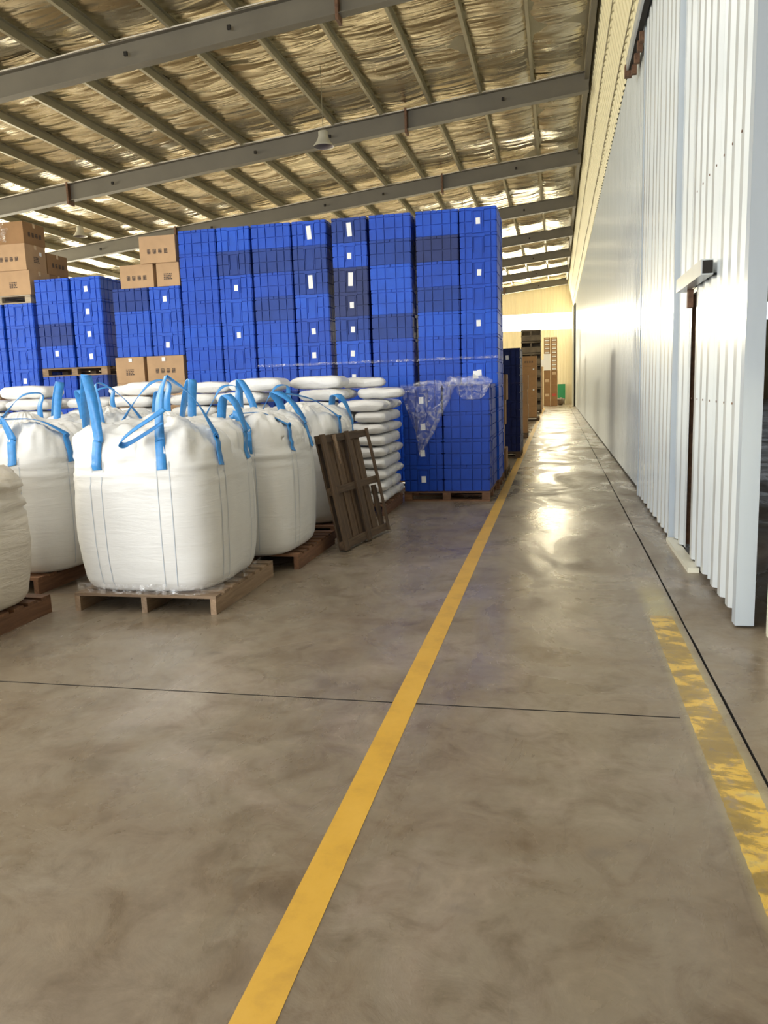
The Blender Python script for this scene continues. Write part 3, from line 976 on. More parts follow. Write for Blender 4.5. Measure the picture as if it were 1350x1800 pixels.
def carton(x0, x1, y0, y1, z0, z1, lab, group, m='carton_board', front=None, right=None, rotz=0.0, tape=True, sticker=None):
    dx, dy, dz = x1-x0, y1-y0, z1-z0
    k = (round(dx, 3), round(dy, 3), round(dz, 3), m)
    if k not in CART:
        # slightly bulged box with softened edges and a flap slot on top
        mb = MB()
        e = 0.008
        n = 6
        def side(fn):
            mb.grid(n, n, fn, 0, True)
        bu = 0.010
        def bl(u, v):
            return bu*16*u*(1-u)*v*(1-v)
        hx, hy = dx/2, dy/2
        side(lambda u, v: (-hx+e+(dx-2*e)*u, -hy-bl(u, v)*0.6+0.004, e+(dz-2*e)*v))
        side(lambda u, v: (hx-e-(dx-2*e)*u, hy+bl(u, v)*0.6-0.004, e+(dz-2*e)*v))
        side(lambda u, v: (hx+bl(u, v)*0.6-0.004, -hy+e+(dy-2*e)*u, e+(dz-2*e)*v))
        side(lambda u, v: (-hx-bl(u, v)*0.6+0.004, hy-e-(dy-2*e)*u, e+(dz-2*e)*v))
        mb.box(-hx+0.0045, hx-0.0045, -hy+0.0045, hy-0.0045, 0.0, dz-0.006)
        mb.box(-hx+e, hx-e, -hy+e, -0.003, dz-0.006, dz-0.001)
        mb.box(-hx+e, hx-e, 0.003, hy-e, dz-0.006, dz-0.001)
        CART[k] = mb.mesh('carton_body', m)
    C = tag(obj('carton', CART[k], None, ((x0+x1)/2, (y0+y1)/2, z0), (0, 0, rotz)), lab, 'carton', group)
    if tape:
        t = MB().box(-dx/2+0.01, dx/2-0.01, -0.025, 0.025, dz-0.001, dz)
        t.box(dx/2-0.004, dx/2+0.003, -0.025, 0.025, dz-0.07, dz)
        obj('tape', t.mesh('carton_tape', 'carton_tape'), C)
    for which in (front, right):
        if which is None:
            continue
        face_front = which is front
        n = 4 if which >= 0 else 1
        for k in range(n):
            o = (k-(n-1)/2)*0.097
            me = PRINTS[k] if which >= 0 else SMALLP
            if face_front:
                obj('printed_character' if n > 1 else 'small_print', me, C, (o, -dy/2-0.0035, dz*0.42))
            else:
                obj('printed_character' if n > 1 else 'small_print', me, C, (dx/2+0.0035, o, dz*0.45), (0, 0, PI/2))
    if sticker:
        obj('label_sticker', MB().box(-0.03, 0.03, -0.002, 0, -0.03, 0.03).mesh('carton_sticker', 'sticker_paper'), C, *sticker)
    return C

def build_cartons():
    yf = 12.1
    g = 'cartons on the left stacks'
    # on the short stack
    zt = 2.235+3*CH
    carton(-6.97, -6.37, yf, yf+0.45, zt+0.001, zt+0.365, 'brown carton with four dark characters, left one on the short crate stack', g, front=0)
    carton(-6.32, -5.915, yf, yf+0.45, zt+0.001, zt+0.365, 'small-print brown carton beside the tall crates on the short stack', g, front=-1)
    carton(-6.58, -5.95, yf-0.02, yf+0.43, zt+0.367, zt+0.367+0.42, 'topmost brown carton with four characters beside the fourth tall stack', g, front=1, rotz=0.02)
    # pile under the short stack
    for i in range(5):
        z = 0.14+i*0.4185
        if i == 4:
            carton(-7.17, -6.65, yf-0.02, yf+0.6, z+.001, z+0.418, 'small-print carton directly under the short crate stack, left one', g, front=-1, sticker=((0.02, -0.316, 0.37), (0, 0, 0)))
            carton(-6.60, -5.94, yf-0.02, yf+0.6, z+.001, z+0.418, 'carton with four characters directly under the short crate stack', g, front=2, sticker=((-0.02, -0.316, 0.36), (0, 0, 0)))
        else:
            for (a, b) in ((-7.17, -6.65), (-6.60, -5.94)):
                carton(a, b, yf-0.02, yf+0.6, z+.001, z+0.418, 'brown carton in the pile hidden beneath the short crate stack', 'cartons at the foot of the short stack', tape=False)
    pallet('block', (-6.55, yf+0.4, 0), 'pallet at the foot of the carton pile below the short crate stack', 'old_wood', w=1.24, d=0.9, group='pallets under the crates')
    # on the leftmost stack
    z = 0.14*3+8*CH
    xr = -8.66
    carton(xr-0.62, xr+0.03, yf, yf+0.56, z+0.001, z+0.40, 'sagging carton on the pale pallet, bottom of the left pile', g, front=-1)
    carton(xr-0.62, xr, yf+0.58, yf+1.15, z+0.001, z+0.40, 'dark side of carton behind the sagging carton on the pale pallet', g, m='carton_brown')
    carton(-9.87, xr-0.64, yf, yf+0.56, z+0.001, z+0.40, 'carton on the pale pallet cut by the picture edge', g)
    z2 = z+0.401
    carton(xr-0.64, xr, yf-0.01, yf+0.55, z2+0.001, z2+0.43, 'carton with printed characters, middle of the left pile', g, front=0, right=-1, sticker=((0.323, 0.12, 0.30), (0, 0, PI/2)))
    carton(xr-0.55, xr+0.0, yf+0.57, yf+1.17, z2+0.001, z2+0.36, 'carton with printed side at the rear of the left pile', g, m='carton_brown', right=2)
    carton(-9.87, xr-0.66, yf-0.01, yf+0.55, z2+0.001, z2+0.43, 'middle-height carton beside the picture edge', g, front=1)
    z3 = z2+0.431
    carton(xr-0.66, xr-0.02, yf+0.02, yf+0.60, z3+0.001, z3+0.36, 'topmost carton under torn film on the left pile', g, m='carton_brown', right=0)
    carton(-9.87, xr-0.68, yf-0.02, yf+0.55, z3+0.001, z3+0.34, 'topmost carton beside the picture edge', g)
    fm = crumple(0.42, 0.30, 0.07, 3)
    tag(obj('torn_film', fm, None, (xr-0.52, yf-0.065, z3+0.17), (PI/2, 0, 0.0)), 'torn clear film stuck on the topmost left carton', 'film')
    # aisle side, behind the tall stack
    gg = 'cartons along the aisle'
    z = 0.0
    tops = [0.42, 0.44, 0.45, 0.46]
    pallet('block', (-1.42, 14.05, 0), 'pallet under the cartons behind the tall stack nearest the aisle', 'old_wood', w=1.16, d=1.1, group='pallets under the crates')
    z = 0.14
    for i, h in enumerate((0.36, 0.40, 0.42, 0.43)):
        off = (0.02, -0.03, 0.0, 0.03)[i]
        carton(-1.5, -0.86+off, 13.6, 14.1, z+0.001, z+h, 'carton between tall stack and navy crates, %s' % from_top(3-i), gg, m='carton_brown')
        z += h
    pallet('block', (-1.42, 24.0, 0), 'pallet under the nearer carton pile along the aisle', 'old_wood', w=1.16, d=1.2, group='pallets under the crates')
    z = 0.14
    for i in range(4):
        h = 0.42
        carton(-1.5, -0.84+0.02*(i % 2), 23.6, 24.4, z+0.001, z+h, 'carton in the nearer aisle pile past the navy crates, %s' % from_top(3-i), gg, m='carton_brown')
        z += h
    pallet('block', (-1.3, 34.5, 0), 'pallet under the farther carton pile along the aisle', 'old_wood', w=1.16, d=1.2, group='pallets under the crates')
    z = 0.14
    for i in range(6):
        h = 0.425
        carton(-1.48, -0.82, 34.0, 34.8, z+0.001, z+h, 'carton in the farther aisle pile with faint print, %s' % from_top(5-i), gg, m='carton_brown', front=0 if i == 5 else None, sticker=((0.2, -0.406, 0.3), (0, 0, 0)) if i in (2, 4) else None)
        z += h

def crumple(w, h, amp, seed, n=14, squash=1.0):
    rng = Vector((seed*7.3, seed*1.7, seed*3.1))
    mb = MB()
    def fn(u, v):
        x, y = (u-0.5)*w, (v-0.5)*h
        k = noise.noise(Vector((x*9, y*9, 0))+rng)
        k2 = noise.noise(Vector((x*24, y*24, 5))+rng)
        ex = noise.noise(Vector((u*5, v*5, 9))+rng)*0.15*w
        return (x+ex*(abs(u-0.5)*2), y+ex*(abs(v-0.5)*2), amp*(k*0.7+k2*0.4))
    mb.grid(n, n, fn, 0, False)
    return mb.mesh('crumpled_film', 'clear_film')
build_cartons()

# ------------------------------------------------------------------ bulk bags
class Bag:
    PROF = [(0.0, 0.0), (0.30, 0.0), (0.48, 0.0), (0.545, 0.025), (0.575, 0.09), (0.592, 0.22), (0.602, 0.40), (0.606, 0.60), (0.602, 0.78), (0.592, 0.92),
            (0.580, 1.0), (0.568, 1.06), (0.548, 1.11), (0.515, 1.155), (0.45, 1.19), (0.35, 1.215), (0.24, 1.235), (0.13, 1.27), (0.06, 1.31), (0.0, 1.315)]
    def __init__(s, cx, cy, zb, seed, hs=1.0, ws=1.0, tilt=(0, 0), wrinkle=1.0):
        s.cx, s.cy, s.zb, s.seed, s.hs, s.ws, s.tilt, s.wr = cx, cy, zb, seed, hs, ws, tilt, wrinkle
        acc = [0]
        for (r0, z0), (r1, z1) in zip(s.PROF, s.PROF[1:]):
            acc.append(acc[-1]+math.hypot(r1-r0, z1-z0))
        s.acc = acc
    def prof(s, t):
        L = t*s.acc[-1]
        for i in range(len(s.acc)-1):
            if L <= s.acc[i+1]+1e-9:
                k = (L-s.acc[i])/(s.acc[i+1]-s.acc[i])
                a, b = s.PROF[i], s.PROF[i+1]
                return a[0]+(b[0]-a[0])*k, a[1]+(b[1]-a[1])*k
        return s.PROF[-1]
    def t_of_z(s, z):     # parameter on the outer side at profile height z
        for i in range(3, len(s.PROF)-1):
            a, b = s.PROF[i], s.PROF[i+1]
            if a[1] <= z <= b[1]:
                k = (z-a[1])/(b[1]-a[1])
                return (s.acc[i]+k*(s.acc[i+1]-s.acc[i]))/s.acc[-1]
        return 0.9
    def pt(s, th, t, off=0.0):
        r, z = s.prof(t)
        n = 4.2 if z < 1.0 else 4.2-1.6*min(1, (z-1.0)/0.25)
        c, sn = abs(math.cos(th)), abs(math.sin(th))
        k = (c**n+sn**n)**(-1.0/n)
        corner = max(0.0, (k-1.0)/0.16)
        sd = s.seed*13.7
        dx, dy = math.cos(th), math.sin(th)
        w = 0.0
        if r > 0.02:
            amp = 0.012 if z < 0.9 else 0.03
            w += amp*s.wr*noise.noise(Vector((dx*2.2+sd, dy*2.2, z*2.4)))
            # horizontal tucks below the shoulder, radial folds above it
            f = math.exp(-((z-0.93)/0.15)**2)
            w += 0.021*s.wr*f*noise.noise(Vector((dx*1.6+sd, dy*1.6+3, z*26)))+0.010*s.wr*f*(0.3-abs(noise.noise(Vector((dx*2.6+sd, dy*2.6, z*44)))))
            if z > 0.96:
                k0 = min(1, (z-0.96)/0.14)
                w += 0.05*s.wr*k0*noise.noise(Vector((dx*5.5+sd, dy*5.5, z*4)))
                w += 0.05*s.wr*k0*(0.35-abs(noise.noise(Vector((dx*8+sd, dy*8, z*5+4)))))
                w += 0.022*s.wr*k0*(0.3-abs(noise.noise(Vector((dx*17+sd, dy*17, z*13)))))
        R = (r*k+w+off)*s.ws
        zz = z+(0.07*corner*min(1, max(0, (z-1.0)/0.12))*(1 if r > 0.3 else r/0.3))
        if z > 1.05:
            zz += 0.05*s.wr*noise.noise(Vector((dx*r*7+sd, dy*r*7, 2.0)))+0.05*s.wr*(0.3-abs(noise.noise(Vector((dx*r*13+sd, dy*r*13, 5.0)))))
        zz *= s.hs
        return Vector((R*dx+s.tilt[0]*zz, R*dy+s.tilt[1]*zz, zz))
    def body(s, m):
        nt_, nth = 96, 176
        mb = MB()
        for j in range(nt_+1):
            for i in range(nth):
                mb.v.append(tuple(s.pt(2*PI*i/nth, j/nt_)))
        for j in range(nt_):
            for i in range(nth):
                a, b = j*nth+i, j*nth+(i+1) % nth
                mb.f.append((a, b, b+nth, a+nth))
                mb.m.append(0)
                mb.sm.append(True)
        return mb.mesh('bulk_bag_body', m)

def spline(pts, n):
    P = [Vector(p) for p in pts]
    P = [P[0]*2-P[1]]+P+[P[-1]*2-P[-2]]
    out = []
    for i in range(1, len(P)-2):
        for k in range(n):
            t = k/n
            a, b, c, d = P[i-1], P[i], P[i+1], P[i+2]
            out.append(0.5*((2*b)+(c-a)*t+(2*a-5*b+4*c-d)*t*t+(3*b-a-3*c+d)*t*t*t))
    out.append(P[-2])
    return out
def lerp_list(vals, n):
    out = []
    for i in range(len(vals)-1):
        for k in range(n):
            out.append(vals[i].lerp(vals[i+1], k/n))
    out.append(vals[-1])
    return out
def ribbon(path, wvec, width, thick=0.004):
    mb = MB()
    N = len(path)
    rows = []
    for i in range(N):
        t = (path[min(i+1, N-1)]-path[max(i-1, 0)])
        t = t.normalized() if t.length > 1e-6 else Vector((0, 0, 1))
        w = wvec[i]-t*wvec[i].dot(t)
        w = w.normalized() if w.length > 1e-4 else t.orthogonal().normalized()
        nrm = t.cross(w)
        rows.append((path[i]-w*width/2+nrm*thick/2, path[i]+w*width/2+nrm*thick/2, path[i]+w*width/2-nrm*thick/2, path[i]-w*width/2-nrm*thick/2))
    for r in rows:
        mb.v += [tuple(p) for p in r]
    for i in range(N-1):
        for k in range(4):
            k2 = (k+1) % 4
            mb.f.append((i*4+k, i*4+k2, i*4+4+k2, i*4+4+k))
            mb.m.append(0)
            mb.sm.append(k % 2 == 0)
    mb.f += [(3, 2, 1, 0), tuple((N-1)*4+k for k in range(4))]
    mb.m += [0, 0]
    mb.sm += [False, False]
    return mb.mesh('webbing', 'blue_webbing')

def bulk_bag(loc, seed, lab, loops, m='woven_bag', hs=1.0, ws=1.0, tilt=(0, 0), seams=True, wr=1.0, rotz=0.0, slack=()):
    """loops: list of (corner index 0..3, apex offset vector, spread) ; corner 0 front-right, 1 back-right, 2 back-left, 3 front-left"""
    b = Bag(loc[0], loc[1], loc[2], seed, hs, ws, tilt, wr)
    B = tag(obj('bulk_bag', b.body(m), None, loc, (0, 0, rotz)), lab, 'bulk bag', 'bulk bags on pallets')
    ang = {0: -PI/4, 1: PI/4, 2: 3*PI/4, 3: -3*PI/4}
    zlo, zsh = 0.93, 1.12
    for (ci, apex, leg) in loops:
        th = ang[ci]
        thA, thB = th-0.36, th+0.36
        apex = Vector(apex)
        def on(thx, z, off=0.007):
            return b.pt(thx, b.t_of_z(z), off)
        zs = [zlo, 0.965, 1.0, 1.03, 1.06, 1.09]
        LA = [on(thA, z_, 0.010) for z_ in zs]
        LB = [on(thB, z_, 0.010) for z_ in zs]
        A2, B2 = on(thA, zsh, 0.022), on(thB, zsh, 0.022)
        mid = (A2+B2)/2
        ap = mid+apex
        up = Vector((0, 0, 1))
        pA = A2.lerp(ap, 0.5)+up*0.05+(A2-mid)*0.12
        pB = B2.lerp(ap, 0.5)+up*0.05+(B2-mid)*0.12
        e = (B2-A2).normalized()
        ap1, ap2 = ap-e*leg, ap+e*leg
        pts = LA+[A2, pA, ap1, ap2, pB, B2]+LB[::-1]
        tA = Vector((-math.sin(thA), math.cos(thA), 0))
        tB = Vector((-math.sin(thB), math.cos(thB), 0))
        # tangent of the square face rather than of the circle
        tA = Vector((1, 0, 0)) if abs(math.sin(thA)) > abs(math.cos(thA)) else Vector((0, 1, 0))
        tB = Vector((1, 0, 0)) if abs(math.sin(thB)) > abs(math.cos(thB)) else Vector((0, 1, 0))
        rad = Vector((math.cos(th), math.sin(th), 0.15))
        if rad.dot(tA) < 0:
            tA = -tA
        if rad.dot(tB) < 0:
            tB = -tB
        ws_ = [tA]*7+[tA.lerp(rad, 0.5), rad, rad, tB.lerp(rad, 0.5)]+[tB]*7
        n = 6
        obj('lifting_loop', ribbon(spline(pts, n), lerp_list(ws_, n), 0.075), B)
    for pts in slack:
        path = spline([Vector(p) for p in pts], 8)
        obj('lifting_loop', ribbon(path, [Vector((0.05, 0.75, 0.65))]*len(path), 0.05), B)
    if seams:
        sm = MB()
        for k in range(4):
            for d in (-0.36, -0.50, 0.36, 0.50):
                th = k*PI/2+d
                rows = []
                for j in range(26):
                    z = 0.06+0.93*j/25
                    t = b.t_of_z(z)
                    p = b.pt(th, t, 0.0035)
                    q = b.pt(th+0.008, t, 0.0035)
                    rows.append((p, q))
                base = len(sm.v)
                for p, q in rows:
                    sm.v += [tuple(p), tuple(q)]
                for j in range(len(rows)-1):
                    a = base+2*j
                    sm.f.append((a, a+1, a+3, a+2))
                    sm.m.append(0)
                    sm.sm.append(True)
        obj('seam_lines', sm.mesh('seam_lines', 'bag_seam'), B)
    return B

def build_bags():
    gp = 'pallets under the bulk bags'
    # main bag
    pallet('stringer', (-3.00, 5.77, 0), 'wooden pallet under the big bag in front of all others', 'pallet_wood', 1.15, 1.2, group=gp)
    bulk_bag((-3.03, 5.74, 0.141), 1, 'big white bulk bag in front with a long drooping blue loop',
             [(3, (0.06, -0.10, 0.44), 0.012), (0, (-0.09, -0.08, 0.40), 0.015), (1, (-0.02, -0.05, 0.26), 0.03), (2, (0.22, -0.05, 0.40), 0.07)], hs=1.0, ws=0.985,
             slack=[[(0.33, -0.60, 1.36), (0.26, -0.67, 1.30), (0.14, -0.72, 1.22), (0.06, -0.74, 1.155), (0.045, -0.73, 1.125), (0.08, -0.70, 1.125), (0.20, -0.67, 1.19), (0.33, -0.64, 1.27)]])
    pallet('stringer', (-2.85, 7.22, 0), 'wooden pallet under the second bag behind the front bag', 'red_wood', 1.15, 1.2, group=gp)
    bulk_bag((-2.865, 6.98, 0.141), 2, 'white bulk bag between the front bag and the leaning pallet',
             [(3, (0.10, -0.05, 0.40), 0.05), (0, (-0.28, -0.05, 0.12), 0.02), (1, (-0.15, -0.1, 0.28), 0.05), (2, (0.1, 0.0, 0.36), 0.07)], hs=1.0, ws=0.955)
    pallet('stringer', (-2.92, 8.66, 0), 'wooden pallet under the bag behind the leaning pallet', 'red_wood', 1.15, 1.2, group=gp)
    bulk_bag((-2.90, 8.64, 0.141), 3, 'white bulk bag standing behind the leaning pallet',
             [(3, (-0.05, -0.1, 0.42), 0.03), (0, (-0.25, -0.35, 0.26), 0.05), (1, (0.0, -0.2, 0.24), 0.05), (2, (0.1, 0.0, 0.36), 0.07)], hs=1.0, ws=0.98)
    # left column
    pallet('stringer', (-4.32, 4.52, 0), 'wooden pallet under the beige bag cut by the picture edge', 'red_wood', 1.15, 1.2, group=gp)
    bulk_bag((-4.33, 4.45, 0.141), 4, 'creased beige bulk bag cut by the picture edge', [(2, (0.0, 0.1, 0.15), 0.05)], m='beige_bag', hs=0.80, ws=1.06, seams=False, wr=1.8)
    pallet('stringer', (-4.76, 6.18, 0), 'wooden pallet under the bag left of the front bag', 'red_wood', 1.15, 1.2, group=gp)
    bulk_bag((-4.60, 6.20, 0.141), 5, 'white bulk bag immediately left of the front bag',
             [(3, (0.20, -0.05, 0.40), 0.10), (0, (-0.22, -0.12, 0.14), 0.02), (1, (-0.1, 0.0, 0.36), 0.06), (2, (0.2, 0.0, 0.34), 0.08)], hs=1.0, ws=1.0)
    pallet('stringer', (-4.75, 7.72, 0), 'wooden pallet under the bag in the second row at the left', 'red_wood', 1.15, 1.2, group=gp)
    bulk_bag((-4.70, 7.70, 0.141), 6, 'white bulk bag in the second row behind the left bag',
             [(3, (0.10, 0.0, 0.42), 0.08), (0, (-0.2, -0.05, 0.40), 0.04), (1, (0.0, 0.0, 0.32), 0.06), (2, (0.2, -0.1, 0.38), 0.08)], hs=1.02, ws=0.98)
    pallet('stringer', (-6.2, 6.7, 0), 'wooden pallet under the outermost left bag', 'red_wood', 1.15, 1.2, group=gp)
    bulk_bag((-6.18, 6.75, 0.141), 7, 'outermost white bulk bag at the left with a high looped strap',
             [(0, (-0.1, -0.05, 0.42), 0.08), (1, (0.1, 0.0, 0.40), 0.06), (3, (0.0, 0.0, 0.3), 0.05)], hs=1.0, ws=1.0)
    # crumpled liner film at the foot of the main bag
    def fn(u, v):
        a = -PI*0.97+u*PI*1.15
        k = (abs(math.cos(a))**6+abs(math.sin(a))**6)**(-1/6)
        r = 0.60*k+0.012*noise.noise(Vector((u*40, v*5, 1)))+0.02*(1-v)*noise.noise(Vector((u*18, 3, 7)))
        return (r*math.cos(a), r*math.sin(a), 0.008+v*(0.075+0.02*noise.noise(Vector((u*9, 2, 2)))))
    mb = MB().grid(110, 5, fn)
    tag(obj('liner_film', mb.mesh('liner_film', 'clear_film'), None, (-3.03, 5.74, 0.142)), 'clear film crumpled around the foot of the front bag', 'film')
build_bags()

# ------------------------------------------------------------------ sacks
def sack_mesh(seed, L=0.60, W=0.395, H=0.145):
    mb = MB()
    nu, nv = 22, 18
    def fn(u, v):
        # closed pillow: v goes round the short way, u along the length
        a = 2*PI*v
        uu = 0.5+0.5*math.sin(PI*(u-0.5))
        e = abs(2*uu-1)
        fat = max(0.0, 1-e**6)**0.48
        c, s_ = math.cos(a), math.sin(a)
        w = W/2*(abs(c)**0.42)*(1 if c >= 0 else -1)
        h = H/2*(abs(s_)**0.5)*(1 if s_ >= 0 else -1)
        x = (uu-0.5)*L
        wv = 0.93+0.07*fat
        p = Vector((x, w*wv*(0.72+0.28*fat), h*fat*(0.92+0.08*math.cos(PI*e*0.5))))
        nz = noise.noise(Vector((p.x*7+seed*9, p.y*7, p.z*7)))*0.020+noise.noise(Vector((p.x*18+seed*9, p.y*18, p.z*10)))*0.005
        p += Vector((0.3*nz, nz, nz*0.8))
        p.z = max(p.z, -H/2+0.002)+H/2
        p.z = min(p.z, H)
        return p
    mb.grid(nu, nv, fn)
    return mb.mesh('sack_body', 'sack_plastic')
SACKS = [sack_mesh(i) for i in range(4)]
SACKS_BIG = [sack_mesh(10+i, 0.70, 0.46, 0.17) for i in range(3)]
def sack(x, y, z, rot, lab, group, big=False, tilt=(0, 0)):
    me = random.choice(SACKS_BIG if big else SACKS)
    return tag(obj('filled_sack', me, None, (x+random.uniform(-.007, .007), y+random.uniform(-.006, .006), z), (tilt[0], tilt[1], rot+random.uniform(-.03, .03)+random.choice((0, PI)))), lab, 'sack', group)

def build_sacks():
    # neat stack beside the low crate stack
    g = 'white sacks in the neat stack'
    pallet('stringer', (-2.68, 10.15, 0), 'wooden pallet under the neat sack stack', 'red_wood', 1.15, 1.15, group='pallets under the sacks')
    n = 9
    h = 0.146
    for i in range(n):
        z = 0.141+i*h
        lay = 'layer %s' % from_top(n-1-i)
        if i % 2 == 0:
            for k, y in enumerate((9.81, 10.24, 10.67)):
                sack(-2.40, y, z, 0, 'white sack in the neat stack, %s, %s beside the crates' % (lay, ('front end', 'middle', 'rear end')[k]), g)
            sack(-3.045, 9.81, z, 0, 'white sack in the neat stack, %s, front face away from crates' % lay, g)
        else:
            for k, y in enumerate((9.90, 10.51)):
                sack(-2.305, y, z, PI/2, 'white sack in the neat stack, %s, %s beside the crates' % (lay, ('front end', 'rear end')[k]), g)
            sack(-2.72, 9.90, z, PI/2, 'white sack in the neat stack, %s, middle of the front face' % lay, g)
            sack(-3.14, 9.90, z, PI/2, 'white sack in the neat stack, %s, front face away from crates' % lay, g)
    z = 0.141+n*h
    g2 = 'loose white sacks on top'
    sack(-2.25, 10.25, z, 0.1, 'top loose sack nearest the film-draped crates', g2)
    sack(-2.92, 9.85, z, 0.05, 'top loose sack above the leaning pallet, lower one', g2)
    sack(-2.92, 10.32, z, 0.03, 'loose sack at the back of the neat stack top', g2)
    sack(-3.00, 9.95, z+0.15, -0.05, 'highest sack lying flat on the neat stack', g2, True)
    sack(-2.56, 10.50, z+0.147, 0.15, 'highest sack at the back of the neat stack, twisted aside', g2)
    # piles behind the bulk bags
    def pile(name, xs, y, layers, top, floor_lab):
        gl = 'white sacks in the piles behind the bulk bags'
        pallet('stringer', ((xs[0]+xs[-1])/2, y+0.38, 0), 'wooden pallet under the %s' % name, 'red_wood', 1.18, 1.15, group='pallets under the sacks')
        for i in range(layers):
            z = 0.141+i*0.146
            for x in xs:
                sd = 'left' if x == xs[0] else 'right'
                lab = 'white sack low in a pile hidden behind the bulk bags' if i < layers-1 else 'front %s upper-layer white sack of the %s' % (sd, name)
                sack(x, y+0.05, z, 0, lab, gl if i < layers-1 else 'upper sacks of the '+name)
                if i == layers-1:
                    sack(x, y+0.48, z, 0, 'rear %s upper-layer white sack of the %s' % (sd, name), 'upper sacks of the '+name)
        z = 0.141+layers*0.146
        for (x, yy, zz, r, big, lab) in top:
            sack(x, yy, z+zz, r, lab, 'top sacks of the '+name, big)
    pile('sack pile left of the neat stack', (-4.45, -3.83), 9.3, 10, [(-4.32, 9.5, 0.0, 0.05, False, 'rounded sack on top of the pile below the fourth tall stack'),
         (-3.63, 9.45, 0.0, -0.03, True, 'flat sack on top of the pile below the third tall stack')], '')
    pile('sack pile below the short crate stack', (-5.85, -5.23), 9.2, 10, [(-5.55, 9.78, 0.0, 0.1, False, 'plain white sack on top beside the printed sack'),
         (-5.03, 9.30, 0.0, -0.12, True, 'printed white sack on top in front of the lower cartons')], '')
    pile('sack pile below the leftmost crates', (-7.13, -6.50), 8.9, 10, [(-6.62, 9.1, 0.0, 0.0, True, 'tied flat sack on top below the leftmost crates')], '')
build_sacks()

# ------------------------------------------------------------------ leaning broken pallet
def build_lean():
    b0 = Vector((-2.03, 7.36, 0.0))
    b1 = Vector((-1.81, 8.50, 0.0))
    e = (b1-b0).normalized()
    nrm = Vector((-e.y, e.x, 0))
    up = (nrm*0.235+Vector((0, 0, 1.155))).normalized()
    out = e.cross(up).normalized()      # towards the aisle
    if out.x < 0:
        out = -out
    M = Matrix(((e.x, up.x, out.x, b0.x), (e.y, up.y, out.y, b0.y), (e.z, up.z, out.z, b0.z+0.02), (0, 0, 0, 1)))
    P = tag(obj('leaning_pallet', None), 'broken dark wooden pallet leaning on edge against the bulk bags', 'pallet')
    P.matrix_world = M
    W, H = 1.155, 1.17
    def bd(name, x, y, z, w, h, t, rz=0.0):
        me = MB().box(-h/2, h/2, -w/2, w/2, 0, t).mesh('pallet_board', 'old_wood')
        return obj(name, me, P, (x, y, z), (0, 0, PI/2+rz))
    def hb(name, x, y, z, w, h, t, rz=0.0):
        me = MB().box(-w/2, w/2, -h/2, h/2, 0, t).mesh('pallet_board', 'old_wood')
        return obj(name, me, P, (x, y, z), (0, 0, rz))
    # deck boards run up the pallet at the back
    for i in range(6):
        x = 0.075+0.165*i
        bd('deck_board', x, H/2+random.uniform(-.005, .005), -0.075, 0.135, H-0.01, 0.018, random.uniform(-.004, .004))
    bd('deck_board', 1.085, 0.28, -0.075, 0.10, 0.52, 0.02, -0.02)
    # cross bearers at bottom, middle and top
    for y in (0.055, 0.60, H-0.05):
        hb('bearer', W/2, y, -0.0565, W, 0.075, 0.039)
    # bottom boards nearest the viewer: outer left, centre, broken right
    bd('bottom_board', 0.055, H/2, -0.017, 0.10, H, 0.018)
    bd('bottom_board', 0.60, H/2, -0.017, 0.085, H, 0.018, 0.004)
    bd('broken_board', 1.12, 0.80, -0.017, 0.05, 0.74, 0.018, 0.03)
    bd('broken_board', 1.125, 0.22, -0.017, 0.045, 0.42, 0.018, -0.03)
    sp = MB()
    sp.v = [(-0.03, 0, 0), (0.03, 0, 0), (0.004, -0.30, 0), (-0.03, 0, 0.016), (0.03, 0, 0.016), (0.004, -0.30, 0.016)]
    sp.f = [(0, 2, 1), (3, 4, 5), (0, 1, 4, 3), (1, 2, 5, 4), (2, 0, 3, 5)]
    sp.m = [0]*5
    sp.sm = [False]*5
    obj('splinter', sp.mesh('splinter', 'pallet_wood'), P, (0.29, H-0.02, -0.01), (0, 0, 0.05))
build_lean()

